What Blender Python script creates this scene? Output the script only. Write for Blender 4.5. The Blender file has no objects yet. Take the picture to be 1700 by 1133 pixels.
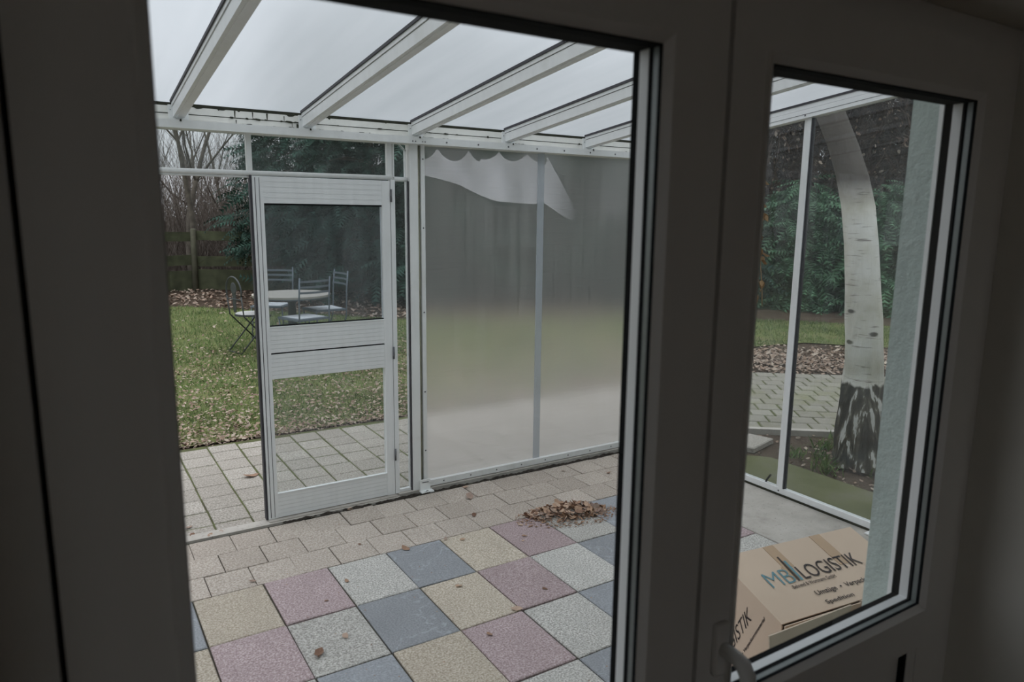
import bpy, bmesh, math, random
import numpy as np
from mathutils import Vector, Matrix
random.seed(7); RNG = np.random.default_rng(11)
scene = bpy.context.scene
COL = scene.collection
PI = math.pi

# ------------------------------------------------------------------ camera, sky, exposure
CAMPOS = Vector((-0.3693, -3.1980, 1.6800))
yaw, pitch, roll = math.radians(32.05767), math.radians(9.92236), math.radians(0.64190)
fw = Vector((math.sin(yaw)*math.cos(pitch), math.cos(yaw)*math.cos(pitch), -math.sin(pitch)))
r0 = Vector((math.cos(yaw), -math.sin(yaw), 0)); u0 = r0.cross(fw)
rt = math.cos(roll)*r0 + math.sin(roll)*u0; up = -math.sin(roll)*r0 + math.cos(roll)*u0
cd = bpy.data.cameras.new('camera'); cam = bpy.data.objects.new('camera', cd); COL.objects.link(cam)
m3 = Matrix((rt, up, -fw)).transposed()
cam.matrix_world = Matrix.Translation(CAMPOS) @ m3.to_4x4()
cd.sensor_width = 36; cd.lens = 25.32; cd.clip_start = 0.02; cd.clip_end = 200
cd.dof.use_dof = True; cd.dof.focus_distance = 4.6; cd.dof.aperture_fstop = 5.0
scene.camera = cam

w = bpy.data.worlds.new('overcast_sky'); scene.world = w; w.use_nodes = True
nt = w.node_tree; nt.nodes.clear()
o_ = nt.nodes.new('ShaderNodeOutputWorld'); bg = nt.nodes.new('ShaderNodeBackground')
bg.inputs[1].default_value = 1.0
tc = nt.nodes.new('ShaderNodeTexCoord'); sp = nt.nodes.new('ShaderNodeSeparateXYZ'); cr = nt.nodes.new('ShaderNodeValToRGB')
nt.links.new(tc.outputs['Generated'], sp.inputs[0]); nt.links.new(sp.outputs[2], cr.inputs[0])
e_ = cr.color_ramp.elements; e_[0].position = 0.0; e_[0].color = (.80, .83, .88, 1); e_[1].position = 1.0; e_[1].color = (1.95, 1.97, 2.05, 1)
q_ = e_.new(.25); q_.color = (.96, .985, 1.05, 1)   # overcast: zenith about twice the horizon
nt.links.new(cr.outputs[0], bg.inputs[0]); nt.links.new(bg.outputs[0], o_.inputs[0])

scene.view_settings.view_transform = 'Standard'; scene.view_settings.look = 'None'
scene.view_settings.exposure = 0.06; scene.view_settings.gamma = 1.0; scene.view_settings.use_curve_mapping = False
cy = scene.cycles
cy.max_bounces = 12; cy.diffuse_bounces = 5; cy.glossy_bounces = 4; cy.transmission_bounces = 8; cy.transparent_max_bounces = 24
cy.sample_clamp_indirect = 4.0; cy.caustics_reflective = False; cy.caustics_refractive = True

# ------------------------------------------------------------------ helpers
def link(o, parent=None):
    COL.objects.link(o)
    if parent is not None: o.parent = parent
    return o
def tag(o, label=None, cat=None, group=None, kind=None):
    if label: o['label'] = label
    if cat: o['category'] = cat
    if group: o['group'] = group
    if kind: o['kind'] = kind
    return o
def struct(o, label=None, cat=None): return tag(o, label, cat, None, 'structure')
def empty(name, loc=(0,0,0), rz=0, parent=None):
    o = bpy.data.objects.new(name, None); o.location = loc; o.rotation_euler = (0,0,rz); o.empty_display_size = .1
    return link(o, parent)
class MB:
    def __init__(s): s.v = []; s.f = []
    def add(s, vs, fs):
        b = len(s.v); s.v += [tuple(v) for v in vs]; s.f += [tuple(i+b for i in f) for f in fs]; return s
    def box(s, x0, x1, y0, y1, z0, z1):
        return s.add([(x0,y0,z0),(x1,y0,z0),(x1,y1,z0),(x0,y1,z0),(x0,y0,z1),(x1,y0,z1),(x1,y1,z1),(x0,y1,z1)],
            [(0,3,2,1),(4,5,6,7),(0,1,5,4),(1,2,6,5),(2,3,7,6),(3,0,4,7)])
    def slope(s, x0, x1, y0, y1, b0, b1, t0, t1):   # bottom/top heights at y0 and at y1
        return s.add([(x0,y0,b0),(x1,y0,b0),(x1,y1,b1),(x0,y1,b1),(x0,y0,t0),(x1,y0,t0),(x1,y1,t1),(x0,y1,t1)],
            [(0,3,2,1),(4,5,6,7),(0,1,5,4),(1,2,6,5),(2,3,7,6),(3,0,4,7)])
    def prism(s, bot, top):
        n = len(bot)
        return s.add(list(bot)+list(top), [tuple(reversed(range(n))), tuple(range(n,2*n))]+[(i,(i+1)%n,n+(i+1)%n,n+i) for i in range(n)])
    def tube(s, pts, rad, n=8, caps=True):
        pts = [Vector(p) for p in pts]; k = len(pts)
        if not hasattr(rad, '__len__'): rad = [rad]*k
        vs = []; t0 = (pts[1]-pts[0]).normalized(); a = Vector((0,0,1)) if abs(t0.z) < .9 else Vector((1,0,0))
        u = t0.cross(a).normalized()
        for i, p in enumerate(pts):
            t = (pts[min(i+1,k-1)]-pts[max(i-1,0)]).normalized(); u = (u-t*u.dot(t)).normalized(); v = t.cross(u)
            vs += [p+(u*math.cos(2*PI*j/n)+v*math.sin(2*PI*j/n))*rad[i] for j in range(n)]
        fs = [(i*n+j, i*n+(j+1)%n, (i+1)*n+(j+1)%n, (i+1)*n+j) for i in range(k-1) for j in range(n)]
        if caps: fs += [tuple(reversed(range(n))), tuple((k-1)*n+j for j in range(n))]
        return s.add(vs, fs)
    def lathe(s, prof, c=(0,0,0), n=24):
        k = len(prof)
        vs = [(c[0]+r*math.cos(2*PI*j/n), c[1]+r*math.sin(2*PI*j/n), c[2]+z) for r, z in prof for j in range(n)]
        fs = [(i*n+j, i*n+(j+1)%n, (i+1)*n+(j+1)%n, (i+1)*n+j) for i in range(k-1) for j in range(n)]
        fs += [tuple(reversed(range(n))), tuple((k-1)*n+j for j in range(n))]
        return s.add(vs, fs)
    def mesh(s, name, mat, smooth=False, bevel=0):
        me = bpy.data.meshes.new(name); me.from_pydata(s.v, [], s.f); me.update()
        if bevel or smooth:
            bm = bmesh.new(); bm.from_mesh(me)
            bmesh.ops.recalc_face_normals(bm, faces=bm.faces)
            if bevel: bmesh.ops.bevel(bm, geom=list(bm.edges), offset=bevel, segments=2, affect='EDGES', profile=.6)
            if smooth:
                for f in bm.faces: f.smooth = True
            bm.to_mesh(me); bm.free()
        if mat: me.materials.append(mat)
        return me
    def build(s, name, mat, parent=None, smooth=False, bevel=0):
        return link(bpy.data.objects.new(name, s.mesh(name, mat, smooth, bevel)), parent)
def npmesh(name, V, F, mat, smooth=False):
    V = np.asarray(V, np.float32).reshape(-1,3); F = np.asarray(F, np.int32); k = F.shape[1]
    me = bpy.data.meshes.new(name)
    me.vertices.add(len(V)); me.vertices.foreach_set('co', V.ravel())
    me.loops.add(F.size); me.loops.foreach_set('vertex_index', F.ravel())
    me.polygons.add(len(F)); me.polygons.foreach_set('loop_start', np.arange(0, F.size, k, dtype=np.int32))
    me.polygons.foreach_set('loop_total', np.full(len(F), k, np.int32))
    if smooth: me.polygons.foreach_set('use_smooth', np.ones(len(F), bool))
    me.update(calc_edges=True); me.validate(); me.materials.append(mat)
    return me
def npobj(name, V, F, mat, parent=None, smooth=False): return link(bpy.data.objects.new(name, npmesh(name, V, F, mat, smooth)), parent)
def dup(root, loc, rz=0, label=None, group=None):
    r = root.copy(); link(r); r.location = loc; r.rotation_euler = (0,0,rz)
    if label: r['label'] = label
    if group: r['group'] = group
    for ch in list(root.children):
        c = ch.copy(); link(c, r)
        for g in list(ch.children): link(g.copy(), c)
    return r

# ------------------------------------------------------------------ materials
class NT:
    def __init__(s, name):
        s.m = bpy.data.materials.new(name); s.m.use_nodes = True; s.t = s.m.node_tree; s.t.nodes.clear()
        s.out = s.n('ShaderNodeOutputMaterial')
    def n(s, typ, **kw):
        x = s.t.nodes.new(typ)
        for k, v in kw.items(): setattr(x, k, v)
        return x
    def l(s, a, b): s.t.links.new(a, b)
    def coord(s, which='Object', scale=(1,1,1), rot=(0,0,0)):
        tc = s.n('ShaderNodeTexCoord'); mp = s.n('ShaderNodeMapping'); mp.inputs['Scale'].default_value = scale; mp.inputs['Rotation'].default_value = rot
        s.l(tc.outputs[which], mp.inputs[0]); return mp.outputs[0]
    def geo(s, scale=(1,1,1)):
        g = s.n('ShaderNodeNewGeometry'); mp = s.n('ShaderNodeMapping'); mp.inputs['Scale'].default_value = scale
        s.l(g.outputs['Position'], mp.inputs[0]); return mp.outputs[0]
    def noise(s, vec, scale, detail=3, rough=.55):
        x = s.n('ShaderNodeTexNoise'); x.inputs['Scale'].default_value = scale; x.inputs['Detail'].default_value = detail; x.inputs['Roughness'].default_value = rough
        if vec is not None: s.l(vec, x.inputs['Vector'])
        return x.outputs['Fac']
    def ramp(s, fac, stops, interp='LINEAR'):
        x = s.n('ShaderNodeValToRGB'); x.color_ramp.interpolation = interp; e = x.color_ramp.elements
        while len(e) < len(stops): e.new(.5)
        for i, (p, c) in enumerate(stops): e[i].position = p; e[i].color = (*c, 1) if len(c) == 3 else c
        s.l(fac, x.inputs[0]); return x.outputs[0]
    def mix(s, fac, a, b, blend='MIX'):
        x = s.n('ShaderNodeMix', data_type='RGBA', blend_type=blend)
        for sock, v in ((x.inputs[0], fac), (x.inputs[6], a), (x.inputs[7], b)):
            if isinstance(v, (int, float)): sock.default_value = v
            elif isinstance(v, (tuple, list)): sock.default_value = (*v, 1)
            else: s.l(v, sock)
        return x.outputs[2]
    def bump(s, h, strength=.3, dist=.01):
        x = s.n('ShaderNodeBump'); x.inputs['Strength'].default_value = strength; x.inputs['Distance'].default_value = dist; s.l(h, x.inputs['Height']); return x.outputs[0]
    def pbr(s, col, rough=.6, metal=0, bump=None, spec=.4, trans=None):
        p = s.n('ShaderNodeBsdfPrincipled')
        if isinstance(col, (tuple, list)): p.inputs['Base Color'].default_value = (*col, 1)
        else: s.l(col, p.inputs['Base Color'])
        if isinstance(rough, (int, float)): p.inputs['Roughness'].default_value = rough
        else: s.l(rough, p.inputs['Roughness'])
        p.inputs['Metallic'].default_value = metal; p.inputs['Specular IOR Level'].default_value = spec
        if bump is not None: s.l(bump, p.inputs['Normal'])
        s.l(p.outputs[0], s.out.inputs[0]); s.p = p; return s.m
def plain(name, col, rough=.5, metal=0, var=.12, scale=8, bumps=0.0):
    t = NT(name); v = t.geo(); n = t.noise(v, scale, 4)
    c = t.ramp(n, [(.3, tuple(x*(1-var) for x in col)), (.7, tuple(min(1, x*(1+var)) for x in col))])
    b = t.bump(t.noise(v, scale*12, 3), bumps, .003) if bumps else None
    return t.pbr(c, rough, metal, b)
def speck(name, col, dark, light, fine=230, amount=.5, scuff=True, bumpd=.4, rough=.8):
    """concrete slab: fine aggregate speckle, soft blotches, per-piece tone"""
    t = NT(name); v = t.geo(); n = t.noise(v, fine, 2, .6)
    c = t.ramp(n, [(.36, dark), (.5, col), (.66, light)])
    n2 = t.noise(v, 6, 4); c = t.mix(t.ramp(n2, [(.35, (0,0,0)), (.75, (.35,)*3)]), c, tuple(x*.72 for x in col))
    oi = t.n('ShaderNodeObjectInfo'); r = t.ramp(oi.outputs['Random'], [(0, (.90,.89,.88)), (1, (1.10,1.10,1.10))])
    c = t.mix(1.0, c, r, 'MULTIPLY')
    return t.pbr(c, rough, 0, t.bump(n, bumpd, .002), .25)
def dirty_alu(name, col, algae=.35, rough=.38):
    t = NT(name); v = t.geo((1,1,1)); n = t.noise(v, 3.5, 5, .6); n2 = t.noise(t.geo((9,9,1.2)), 3, 3)
    c = t.ramp(n2, [(.3, tuple(x*.93 for x in col)), (.7, col)])
    c = t.mix(t.ramp(n, [(.58, (0,0,0)), (.85, (algae,)*3)]), c, (.30,.31,.22))
    return t.pbr(c, rough, 0, None, .4)

M_FRAME = plain('white_upvc', (.78,.76,.73), .38, 0, .03, 3)
M_FRAMEO = plain('white_upvc_outside', (.80,.82,.82), .35, 0, .03, 3)
M_GASK = plain('black_rubber', (.010,.011,.012), .9, 0, .1); M_GASK.node_tree.nodes['Principled BSDF'].inputs['Specular IOR Level'].default_value = .08
M_SPACER = plain('spacer_bar_metal', (.20,.22,.215), .4, .3, .05, 90)
M_ALU = dirty_alu('white_aluminium', (.82,.83,.82))
M_ALU2 = dirty_alu('white_door_aluminium', (.83,.84,.84), .10)
M_BEAM = dirty_alu('white_gutter_aluminium', (.80,.79,.74), .5)
M_MOULD_SHADE = plain('black_mould_and_shade', (.030,.032,.020), .9, 0, .4, 40)  # mould on the beam, plus the painted shade strip under the side rail
M_LINE = plain('dark_rubber_strip', (.05,.048,.055), .6, 0, .15)
M_GREENCH = plain('algae_stained_channel', (.34,.34,.26), .7, 0, .2, 12)
M_SCREW = plain('dull_steel_screw', (.16,.16,.17), .5, .6, .1)
M_STUCCO = None
t = NT('pale_green_stucco'); v = t.geo(); n = t.noise(v, 26, 5, .65); n2 = t.noise(v, 5, 3)
M_STUCCO = t.pbr(t.ramp(n2, [(.3,(.46,.545,.515)),(.7,(.53,.61,.58))]), .9, 0, t.bump(n, .7, .015), .15)
M_WALLIN = plain('room_plaster', (.74,.72,.66), .9, 0, .05, 3)
M_PAVIN = speck('beige_paver_concrete', (.455,.40,.35), (.33,.285,.24), (.59,.535,.475), 110)
M_PAVOUT = speck('weathered_grey_paver', (.385,.355,.315), (.25,.23,.20), (.53,.50,.46), 95)
M_PAVSIDE = speck('mossy_side_paver', (.30,.285,.24), (.21,.20,.17), (.40,.385,.34), 150)
_t = M_PAVSIDE.node_tree; _p = next(n for n in _t.nodes if n.type == 'BSDF_PRINCIPLED'); _src = _p.inputs['Base Color'].links[0].from_socket
_w = NT.__new__(NT); _w.m = M_PAVSIDE; _w.t = _t
_m = _w.mix(_w.ramp(_w.noise(_w.geo((1,1,1)), 1.6, 5, .65), [(.50,(0,0,0)),(.70,(.55,)*3)]), _src, (.20,.21,.075)); _w.l(_m, _p.inputs['Base Color'])
M_SLAB = [speck('sand_yellow_slab', (.48,.42,.345), (.33,.285,.215), (.64,.58,.49), 130),
          speck('dusty_pink_slab', (.40,.315,.32), (.28,.21,.215), (.56,.47,.475), 130),
          speck('light_grey_slab', (.48,.47,.44), (.29,.28,.26), (.70,.685,.65), 130),
          speck('slate_blue_grey_slab', (.30,.315,.335), (.25,.265,.285), (.36,.375,.40), 130)]
_t = M_SLAB[3].node_tree; _p = next(n for n in _t.nodes if n.type == 'BSDF_PRINCIPLED'); _src = _p.inputs['Base Color'].links[0].from_socket
_w = NT.__new__(NT); _w.m = M_SLAB[3]; _w.t = _t
_m = _w.mix(_w.ramp(_w.noise(_w.geo(), 3.1, 3, .55), [(.565,(0,0,0)),(.575,(.32,)*3),(.580,(.32,)*3),(.592,(0,0,0))]), _src, (.52,.56,.60)); _l = _w.mix(_w.ramp(_w.noise(_w.geo(), 40, 3), [(.42,(0,0,0)),(.56,(1,1,1))]), _src, _m); _w.l(_l, _p.inputs['Base Color'])
t = NT('joint_sand'); v = t.geo(); n = t.noise(v, 4, 4)
M_JOINT = t.pbr(t.ramp(n, [(.35,(.055,.048,.038)),(.55,(.085,.078,.06)),(.75,(.06,.065,.035))]), .95)
t = NT('mossy_joint'); v = t.geo(); n = t.noise(v, 7, 4)
M_MOSSJ = t.pbr(t.ramp(n, [(.3,(.065,.06,.035)),(.5,(.095,.105,.042)),(.75,(.13,.155,.05))]), .95, 0, t.bump(t.noise(v,150,2),.6,.004))
t = NT('terrace_concrete'); v = t.geo(); n = t.noise(v, 3.3, 6, .7)
c = t.ramp(n, [(.3,(.33,.31,.28)),(.5,(.46,.43,.39)),(.7,(.54,.51,.47))]); c = t.mix(t.ramp(t.noise(v, 60, 3), [(.62,(0,0,0)),(.72,(.5,)*3)]), c, (.15,.13,.11))
M_CONC = t.pbr(c, .85, 0, t.bump(t.noise(v,120,2),.3,.002), .2)
t = NT('mossy_concrete_footing'); v = t.geo(); n = t.noise(v, 3, 5, .6)
M_MOSSY = t.pbr(t.ramp(n, [(.3,(.115,.125,.055)),(.55,(.16,.165,.085)),(.78,(.21,.20,.15))]), .9, 0, t.bump(t.noise(v,90,2),.4,.003), .15)
t = NT('garden_soil'); v = t.geo(); n = t.noise(v, 2.2, 6, .7); n2 = t.noise(v, 55, 3)
c = t.ramp(n, [(.3,(.045,.032,.024)),(.5,(.085,.062,.046)),(.7,(.12,.095,.07))]); c = t.mix(t.ramp(n2, [(.55,(0,0,0)),(.75,(.6,)*3)]), c, (.19,.14,.10))
M_SOIL = t.pbr(c, .95, 0, t.bump(n2,.8,.02), .1)
t = NT('lawn_turf'); v = t.geo(); n = t.noise(v, 1.1, 5, .65); n2 = t.noise(v, 30, 3)
c = t.ramp(n, [(.30,(.13,.15,.065)),(.5,(.17,.20,.075)),(.72,(.20,.17,.105))]); c = t.mix(t.ramp(n2, [(.5,(0,0,0)),(.72,(.6,)*3)]), c, (.10,.08,.05))
M_TURF = t.pbr(c, .95, 0, t.bump(n2,.8,.02), .1)
t = NT('far_field'); v = t.geo(); n = t.noise(v, .5, 5, .6)
M_FIELD = t.pbr(t.ramp(n, [(.3,(.30,.29,.20)),(.6,(.42,.42,.32))]), .95)
def island(name, cols, rough=.75, spec=.2, trans=0.0, pos=None):
    t = NT(name); g = t.n('ShaderNodeNewGeometry')
    k = len(cols); c = t.ramp(g.outputs['Random Per Island'], [(i/(k-1) if k > 1 else 0, x) for i, x in enumerate(cols)])
    if pos: c = t.mix(1.0, c, t.ramp(t.noise(t.geo(), pos, 3), [(.3,(.62,)*3),(.7,(1.28,)*3)]), 'MULTIPLY')
    t.pbr(c, rough, 0, None, spec)
    if trans:
        tr = t.n('ShaderNodeBsdfTranslucent'); t.l(c, tr.inputs[0]); mx = t.n('ShaderNodeMixShader'); mx.inputs[0].default_value = trans
        t.l(t.p.outputs[0], mx.inputs[1]); t.l(tr.outputs[0], mx.inputs[2]); t.l(mx.outputs[0], t.out.inputs[0])
    return t.m
M_GRASS = island('grass_blades', [(.08,.13,.05),(.13,.20,.07),(.19,.28,.10),(.25,.33,.14),(.32,.32,.19)], .7, .25, .25, 1.3)
M_LITTER = island('dead_leaves', [(.13,.09,.065),(.30,.21,.155),(.42,.32,.25),(.22,.15,.12),(.50,.42,.34),(.28,.22,.18)], .8, .2)
M_LEAF = island('curled_brown_leaf', [(.12,.07,.045),(.30,.17,.10),(.42,.27,.17),(.22,.14,.10),(.36,.21,.13),(.15,.11,.09)], .7, .25)
t = NT('single_dry_leaf'); oi = t.n('ShaderNodeObjectInfo'); c = t.ramp(oi.outputs['Random'], [(0,(.16,.08,.05)),(.25,(.42,.27,.18)),(.45,(.58,.42,.31)),(.6,(.28,.20,.17)),(.75,(.50,.33,.22)),(.88,(.26,.15,.10)),(1,(.40,.33,.28))])
M_LEAF1 = t.pbr(c, .7)
M_CONIF = island('conifer_sprays', [(.014,.034,.026),(.024,.060,.044),(.038,.090,.066),(.052,.115,.085),(.034,.075,.064)], .7, .25, .12, .8)
M_CONIFB = island('hedge_sprays', [(.025,.06,.035),(.05,.115,.065),(.085,.18,.10),(.125,.245,.14),(.07,.14,.085)], .7, .25, .12, 1.2)
M_TWIG = island('bare_twigs', [(.09,.075,.062),(.15,.125,.107),(.22,.19,.165),(.29,.255,.23)], .9, .1)
M_TWIGR = island('reddish_dead_twigs', [(.045,.034,.028),(.085,.062,.050),(.13,.09,.07),(.06,.055,.05)], .9, .1)
M_BARK = plain('grey_brown_bark', (.13,.115,.095), .95, 0, .35, 9, .8)
M_WOOD = plain('greenish_weathered_board', (.062,.070,.038), .9, 0, .4, 5, .3)
M_WOODP = plain('grey_green_post', (.12,.12,.085), .9, 0, .25, 6, .3)
M_IRON = plain('blue_grey_painted_iron', (.17,.20,.225), .45, .3, .12, 9)
M_IROND = plain('dark_grey_iron', (.06,.068,.07), .5, .3, .15, 9)
M_STONE = speck('pale_mosaic_stone', (.46,.43,.37), (.36,.33,.28), (.60,.57,.51), 120)
M_WSTONE = speck('white_mosaic_seat', (.66,.68,.68), (.50,.52,.52), (.80,.82,.82), 120)
M_CARD = plain('brown_cardboard', (.68,.53,.41), .85, 0, .05, 3, .06)
M_CARDIN = plain('cardboard_flap', (.60,.49,.385), .85, 0, .05, 4, .05)
M_TAPE = plain('brown_packing_tape', (.47,.31,.18), .3, 0, .04, 9)
M_INK = plain('black_print', (.045,.035,.035), .7, 0, .1)
M_TEAL = plain('turquoise_print', (.15,.31,.36), .7, 0, .1)
M_PLANT = island('green_shoots', [(.05,.11,.03),(.11,.20,.05),(.17,.24,.07)], .7, .2, .2)
M_VINE = island('dry_orange_leaves', [(.17,.10,.05),(.32,.20,.10),(.40,.28,.17),(.22,.13,.07)], .8, .2, .2)

# birch bark: white with dark eyes and lenticels, black-fissured foot
t = NT('birch_bark'); v = t.coord('Object'); sep = t.n('ShaderNodeSeparateXYZ'); t.l(v, sep.inputs[0])
lent = t.noise(t.coord('Object', (3,3,26)), 2.4, 4, .6); blot = t.noise(t.coord('Object', (1,1,1)), 3.2, 4, .6)
c = t.ramp(blot, [(.35,(.82,.80,.76)),(.55,(.68,.65,.58)),(.75,(.48,.46,.36))])
c = t.mix(t.ramp(lent, [(.60,(0,0,0)),(.70,(.85,)*3)]), c, (.12,.10,.08))
eye = t.n('ShaderNodeTexVoronoi'); eye.inputs['Scale'].default_value = 2.6; eye.inputs['Randomness'].default_value = 1; t.l(t.coord('Object', (1.6,1.6,3.4)), eye.inputs['Vector'])
c = t.mix(t.ramp(eye.outputs['Distance'], [(.10,(.9,)*3),(.17,(0,0,0))]), c, (.035,.03,.025))
fis = t.noise(t.coord('Object', (11,11,1.8)), 2.0, 4, .6)
foot = t.ramp(fis, [(.46,(.035,.035,.028)),(.555,(.13,.12,.09)),(.59,(.60,.59,.56))])
wob = t.n('ShaderNodeMath', operation='MULTIPLY_ADD'); t.l(t.noise(t.coord('Object',(9,9,3)), 1.0, 3), wob.inputs[0]); wob.inputs[1].default_value = .22; t.l(sep.outputs[2], wob.inputs[2])
zf = t.ramp(wob.outputs[0], [(.655,(1,1,1)),(.675,(0,0,0))])
c = t.mix(zf, c, foot)
gz = t.ramp(wob.outputs[0], [(.66,(0,0,0)),(.76,(.75,)*3),(1.0,(0,0,0))]); c = t.mix(t.mix(t.noise(v, 5, 3), (0,0,0), gz), c, (.13,.14,.05))
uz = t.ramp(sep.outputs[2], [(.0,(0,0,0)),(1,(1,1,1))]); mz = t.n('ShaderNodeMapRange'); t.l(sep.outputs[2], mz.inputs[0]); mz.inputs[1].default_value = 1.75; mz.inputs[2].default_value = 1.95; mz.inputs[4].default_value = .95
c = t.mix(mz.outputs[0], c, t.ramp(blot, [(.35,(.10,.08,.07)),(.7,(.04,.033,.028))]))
M_BIRCH = t.pbr(c, .85, 0, t.bump(fis, .6, .02), .2)

# glass: clear panes are a fresnel mix of see-through and mirror
def glass(name, tint, haze=0.0, hcol=(.5,.52,.52), refl=1.0, streak=None):
    t = NT(name); fr = t.n('ShaderNodeFresnel'); fr.inputs[0].default_value = 1.45
    tr = t.n('ShaderNodeBsdfTransparent'); tr.inputs[0].default_value = (*tint, 1)
    gl = t.n('ShaderNodeBsdfGlossy'); gl.inputs['Roughness'].default_value = .0; gl.inputs[0].default_value = (refl,)*3+(1,)
    ge = t.n('ShaderNodeNewGeometry'); ff = t.n('ShaderNodeMath', operation='SUBTRACT'); ff.inputs[0].default_value = 1.0; t.l(ge.outputs['Backfacing'], ff.inputs[1])
    fm = t.n('ShaderNodeMath', operation='MULTIPLY'); t.l(fr.outputs[0], fm.inputs[0]); t.l(ff.outputs[0], fm.inputs[1])
    mx = t.n('ShaderNodeMixShader'); t.l(fm.outputs[0], mx.inputs[0]); t.l(tr.outputs[0], mx.inputs[1]); t.l(gl.outputs[0], mx.inputs[2])
    last = mx.outputs[0]
    if haze:
        df = t.n('ShaderNodeBsdfDiffuse'); df.inputs[0].default_value = (*hcol,1); tl = t.n('ShaderNodeBsdfTranslucent'); tl.inputs[0].default_value = (*hcol,1)
        m2 = t.n('ShaderNodeMixShader'); m2.inputs[0].default_value = .5; t.l(df.outputs[0], m2.inputs[1]); t.l(tl.outputs[0], m2.inputs[2])
        m3_ = t.n('ShaderNodeMixShader'); t.l(last, m3_.inputs[1]); t.l(m2.outputs[0], m3_.inputs[2])
        n = t.noise(t.geo((6,6,1.2)), 1.5, 4); rr = t.ramp(n, [(.3,(haze*.5,)*3),(.7,(haze*1.5,)*3)]); t.l(rr, m3_.inputs[0]); last = m3_.outputs[0]
    t.l(last, t.out.inputs[0]); return t.m
M_GLASS = glass('window_glass', (.965,.97,.965))
M_GLASSG = glass('garden_glazing', (.88,.90,.90), .045)
M_GLASSD = glass('smoked_door_glass', (.74,.77,.80), .07)
# fogged twin-wall sheet
t = NT('fogged_plastic_sheet')
hz = t.noise(t.geo((1,1,45)), 1.0, 3); vz = t.noise(t.geo((40,40,.8)), 1.0, 4, .7)
rf = t.n('ShaderNodeBsdfRefraction'); rf.inputs['IOR'].default_value = 1.12; rf.inputs['Roughness'].default_value = .33; rf.inputs[0].default_value = (.97,.97,.97,1)
t.l(t.bump(hz, .35, .012), rf.inputs['Normal'])
gl = t.n('ShaderNodeBsdfGlossy'); gl.inputs['Roughness'].default_value = .045; gl.inputs[0].default_value = (1,1,1,1)
fr = t.n('ShaderNodeFresnel'); fr.inputs[0].default_value = 1.40
ge = t.n('ShaderNodeNewGeometry'); ff = t.n('ShaderNodeMath', operation='SUBTRACT'); ff.inputs[0].default_value = 1.0; t.l(ge.outputs['Backfacing'], ff.inputs[1])
fm = t.n('ShaderNodeMath', operation='MULTIPLY'); t.l(fr.outputs[0], fm.inputs[0]); t.l(ff.outputs[0], fm.inputs[1])
mx = t.n('ShaderNodeMixShader'); t.l(fm.outputs[0], mx.inputs[0]); t.l(rf.outputs[0], mx.inputs[1]); t.l(gl.outputs[0], mx.inputs[2])
df = t.n('ShaderNodeBsdfDiffuse'); df.inputs[0].default_value = (.78,.77,.75,1); tl = t.n('ShaderNodeBsdfTranslucent'); tl.inputs[0].default_value = (.78,.77,.75,1)
m2 = t.n('ShaderNodeMixShader'); m2.inputs[0].default_value = .5; t.l(df.outputs[0], m2.inputs[1]); t.l(tl.outputs[0], m2.inputs[2])
m4 = t.n('ShaderNodeMixShader'); t.l(mx.outputs[0], m4.inputs[1]); t.l(m2.outputs[0], m4.inputs[2])
sz_ = t.n('ShaderNodeSeparateXYZ'); t.l(t.coord('Object'), sz_.inputs[0]); zz = t.n('ShaderNodeMapRange'); zz.interpolation_type = 'SMOOTHSTEP'; t.l(sz_.outputs[2], zz.inputs[0]); zz.inputs[1].default_value = .05; zz.inputs[2].default_value = .95; zz.inputs[3].default_value = .34; zz.inputs[4].default_value = 0
ad = t.n('ShaderNodeMath', operation='ADD'); t.l(t.ramp(vz, [(.3,(.09,)*3),(.7,(.18,)*3)]), ad.inputs[0]); t.l(zz.outputs[0], ad.inputs[1]); t.l(ad.outputs[0], m4.inputs[0]); t.l(m4.outputs[0], t.out.inputs[0]); M_FOG = t.m
# slack white film hung behind the sheet
t = NT('white_film'); tr = t.n('ShaderNodeBsdfTransparent'); tr.inputs[0].default_value = (.95,.95,.97,1)
df = t.n('ShaderNodeBsdfDiffuse'); df.inputs[0].default_value = (.80,.81,.86,1); tl = t.n('ShaderNodeBsdfTranslucent'); tl.inputs[0].default_value = (.80,.81,.86,1)
m2 = t.n('ShaderNodeMixShader'); m2.inputs[0].default_value = .45; t.l(df.outputs[0], m2.inputs[1]); t.l(tl.outputs[0], m2.inputs[2])
m4 = t.n('ShaderNodeMixShader'); t.l(tr.outputs[0], m4.inputs[1]); t.l(m2.outputs[0], m4.inputs[2])
sx_ = t.n('ShaderNodeSeparateXYZ'); t.l(t.coord('Object'), sx_.inputs[0]); mr = t.n('ShaderNodeMapRange'); t.l(sx_.outputs[0], mr.inputs[0]); mr.inputs[1].default_value = 2.34; mr.inputs[2].default_value = 2.56; mr.inputs[3].default_value = 1; mr.inputs[4].default_value = .12
mm = t.n('ShaderNodeMath', operation='MULTIPLY'); t.l(t.ramp(t.noise(t.geo((2.6,1,.7)), 2.2, 3), [(.3,(.6,)*3),(.7,(1,)*3)]), mm.inputs[0]); t.l(mr.outputs[0], mm.inputs[1]); t.l(mm.outputs[0], m4.inputs[0]); t.l(m4.outputs[0], t.out.inputs[0]); M_FILM = t.m
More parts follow.
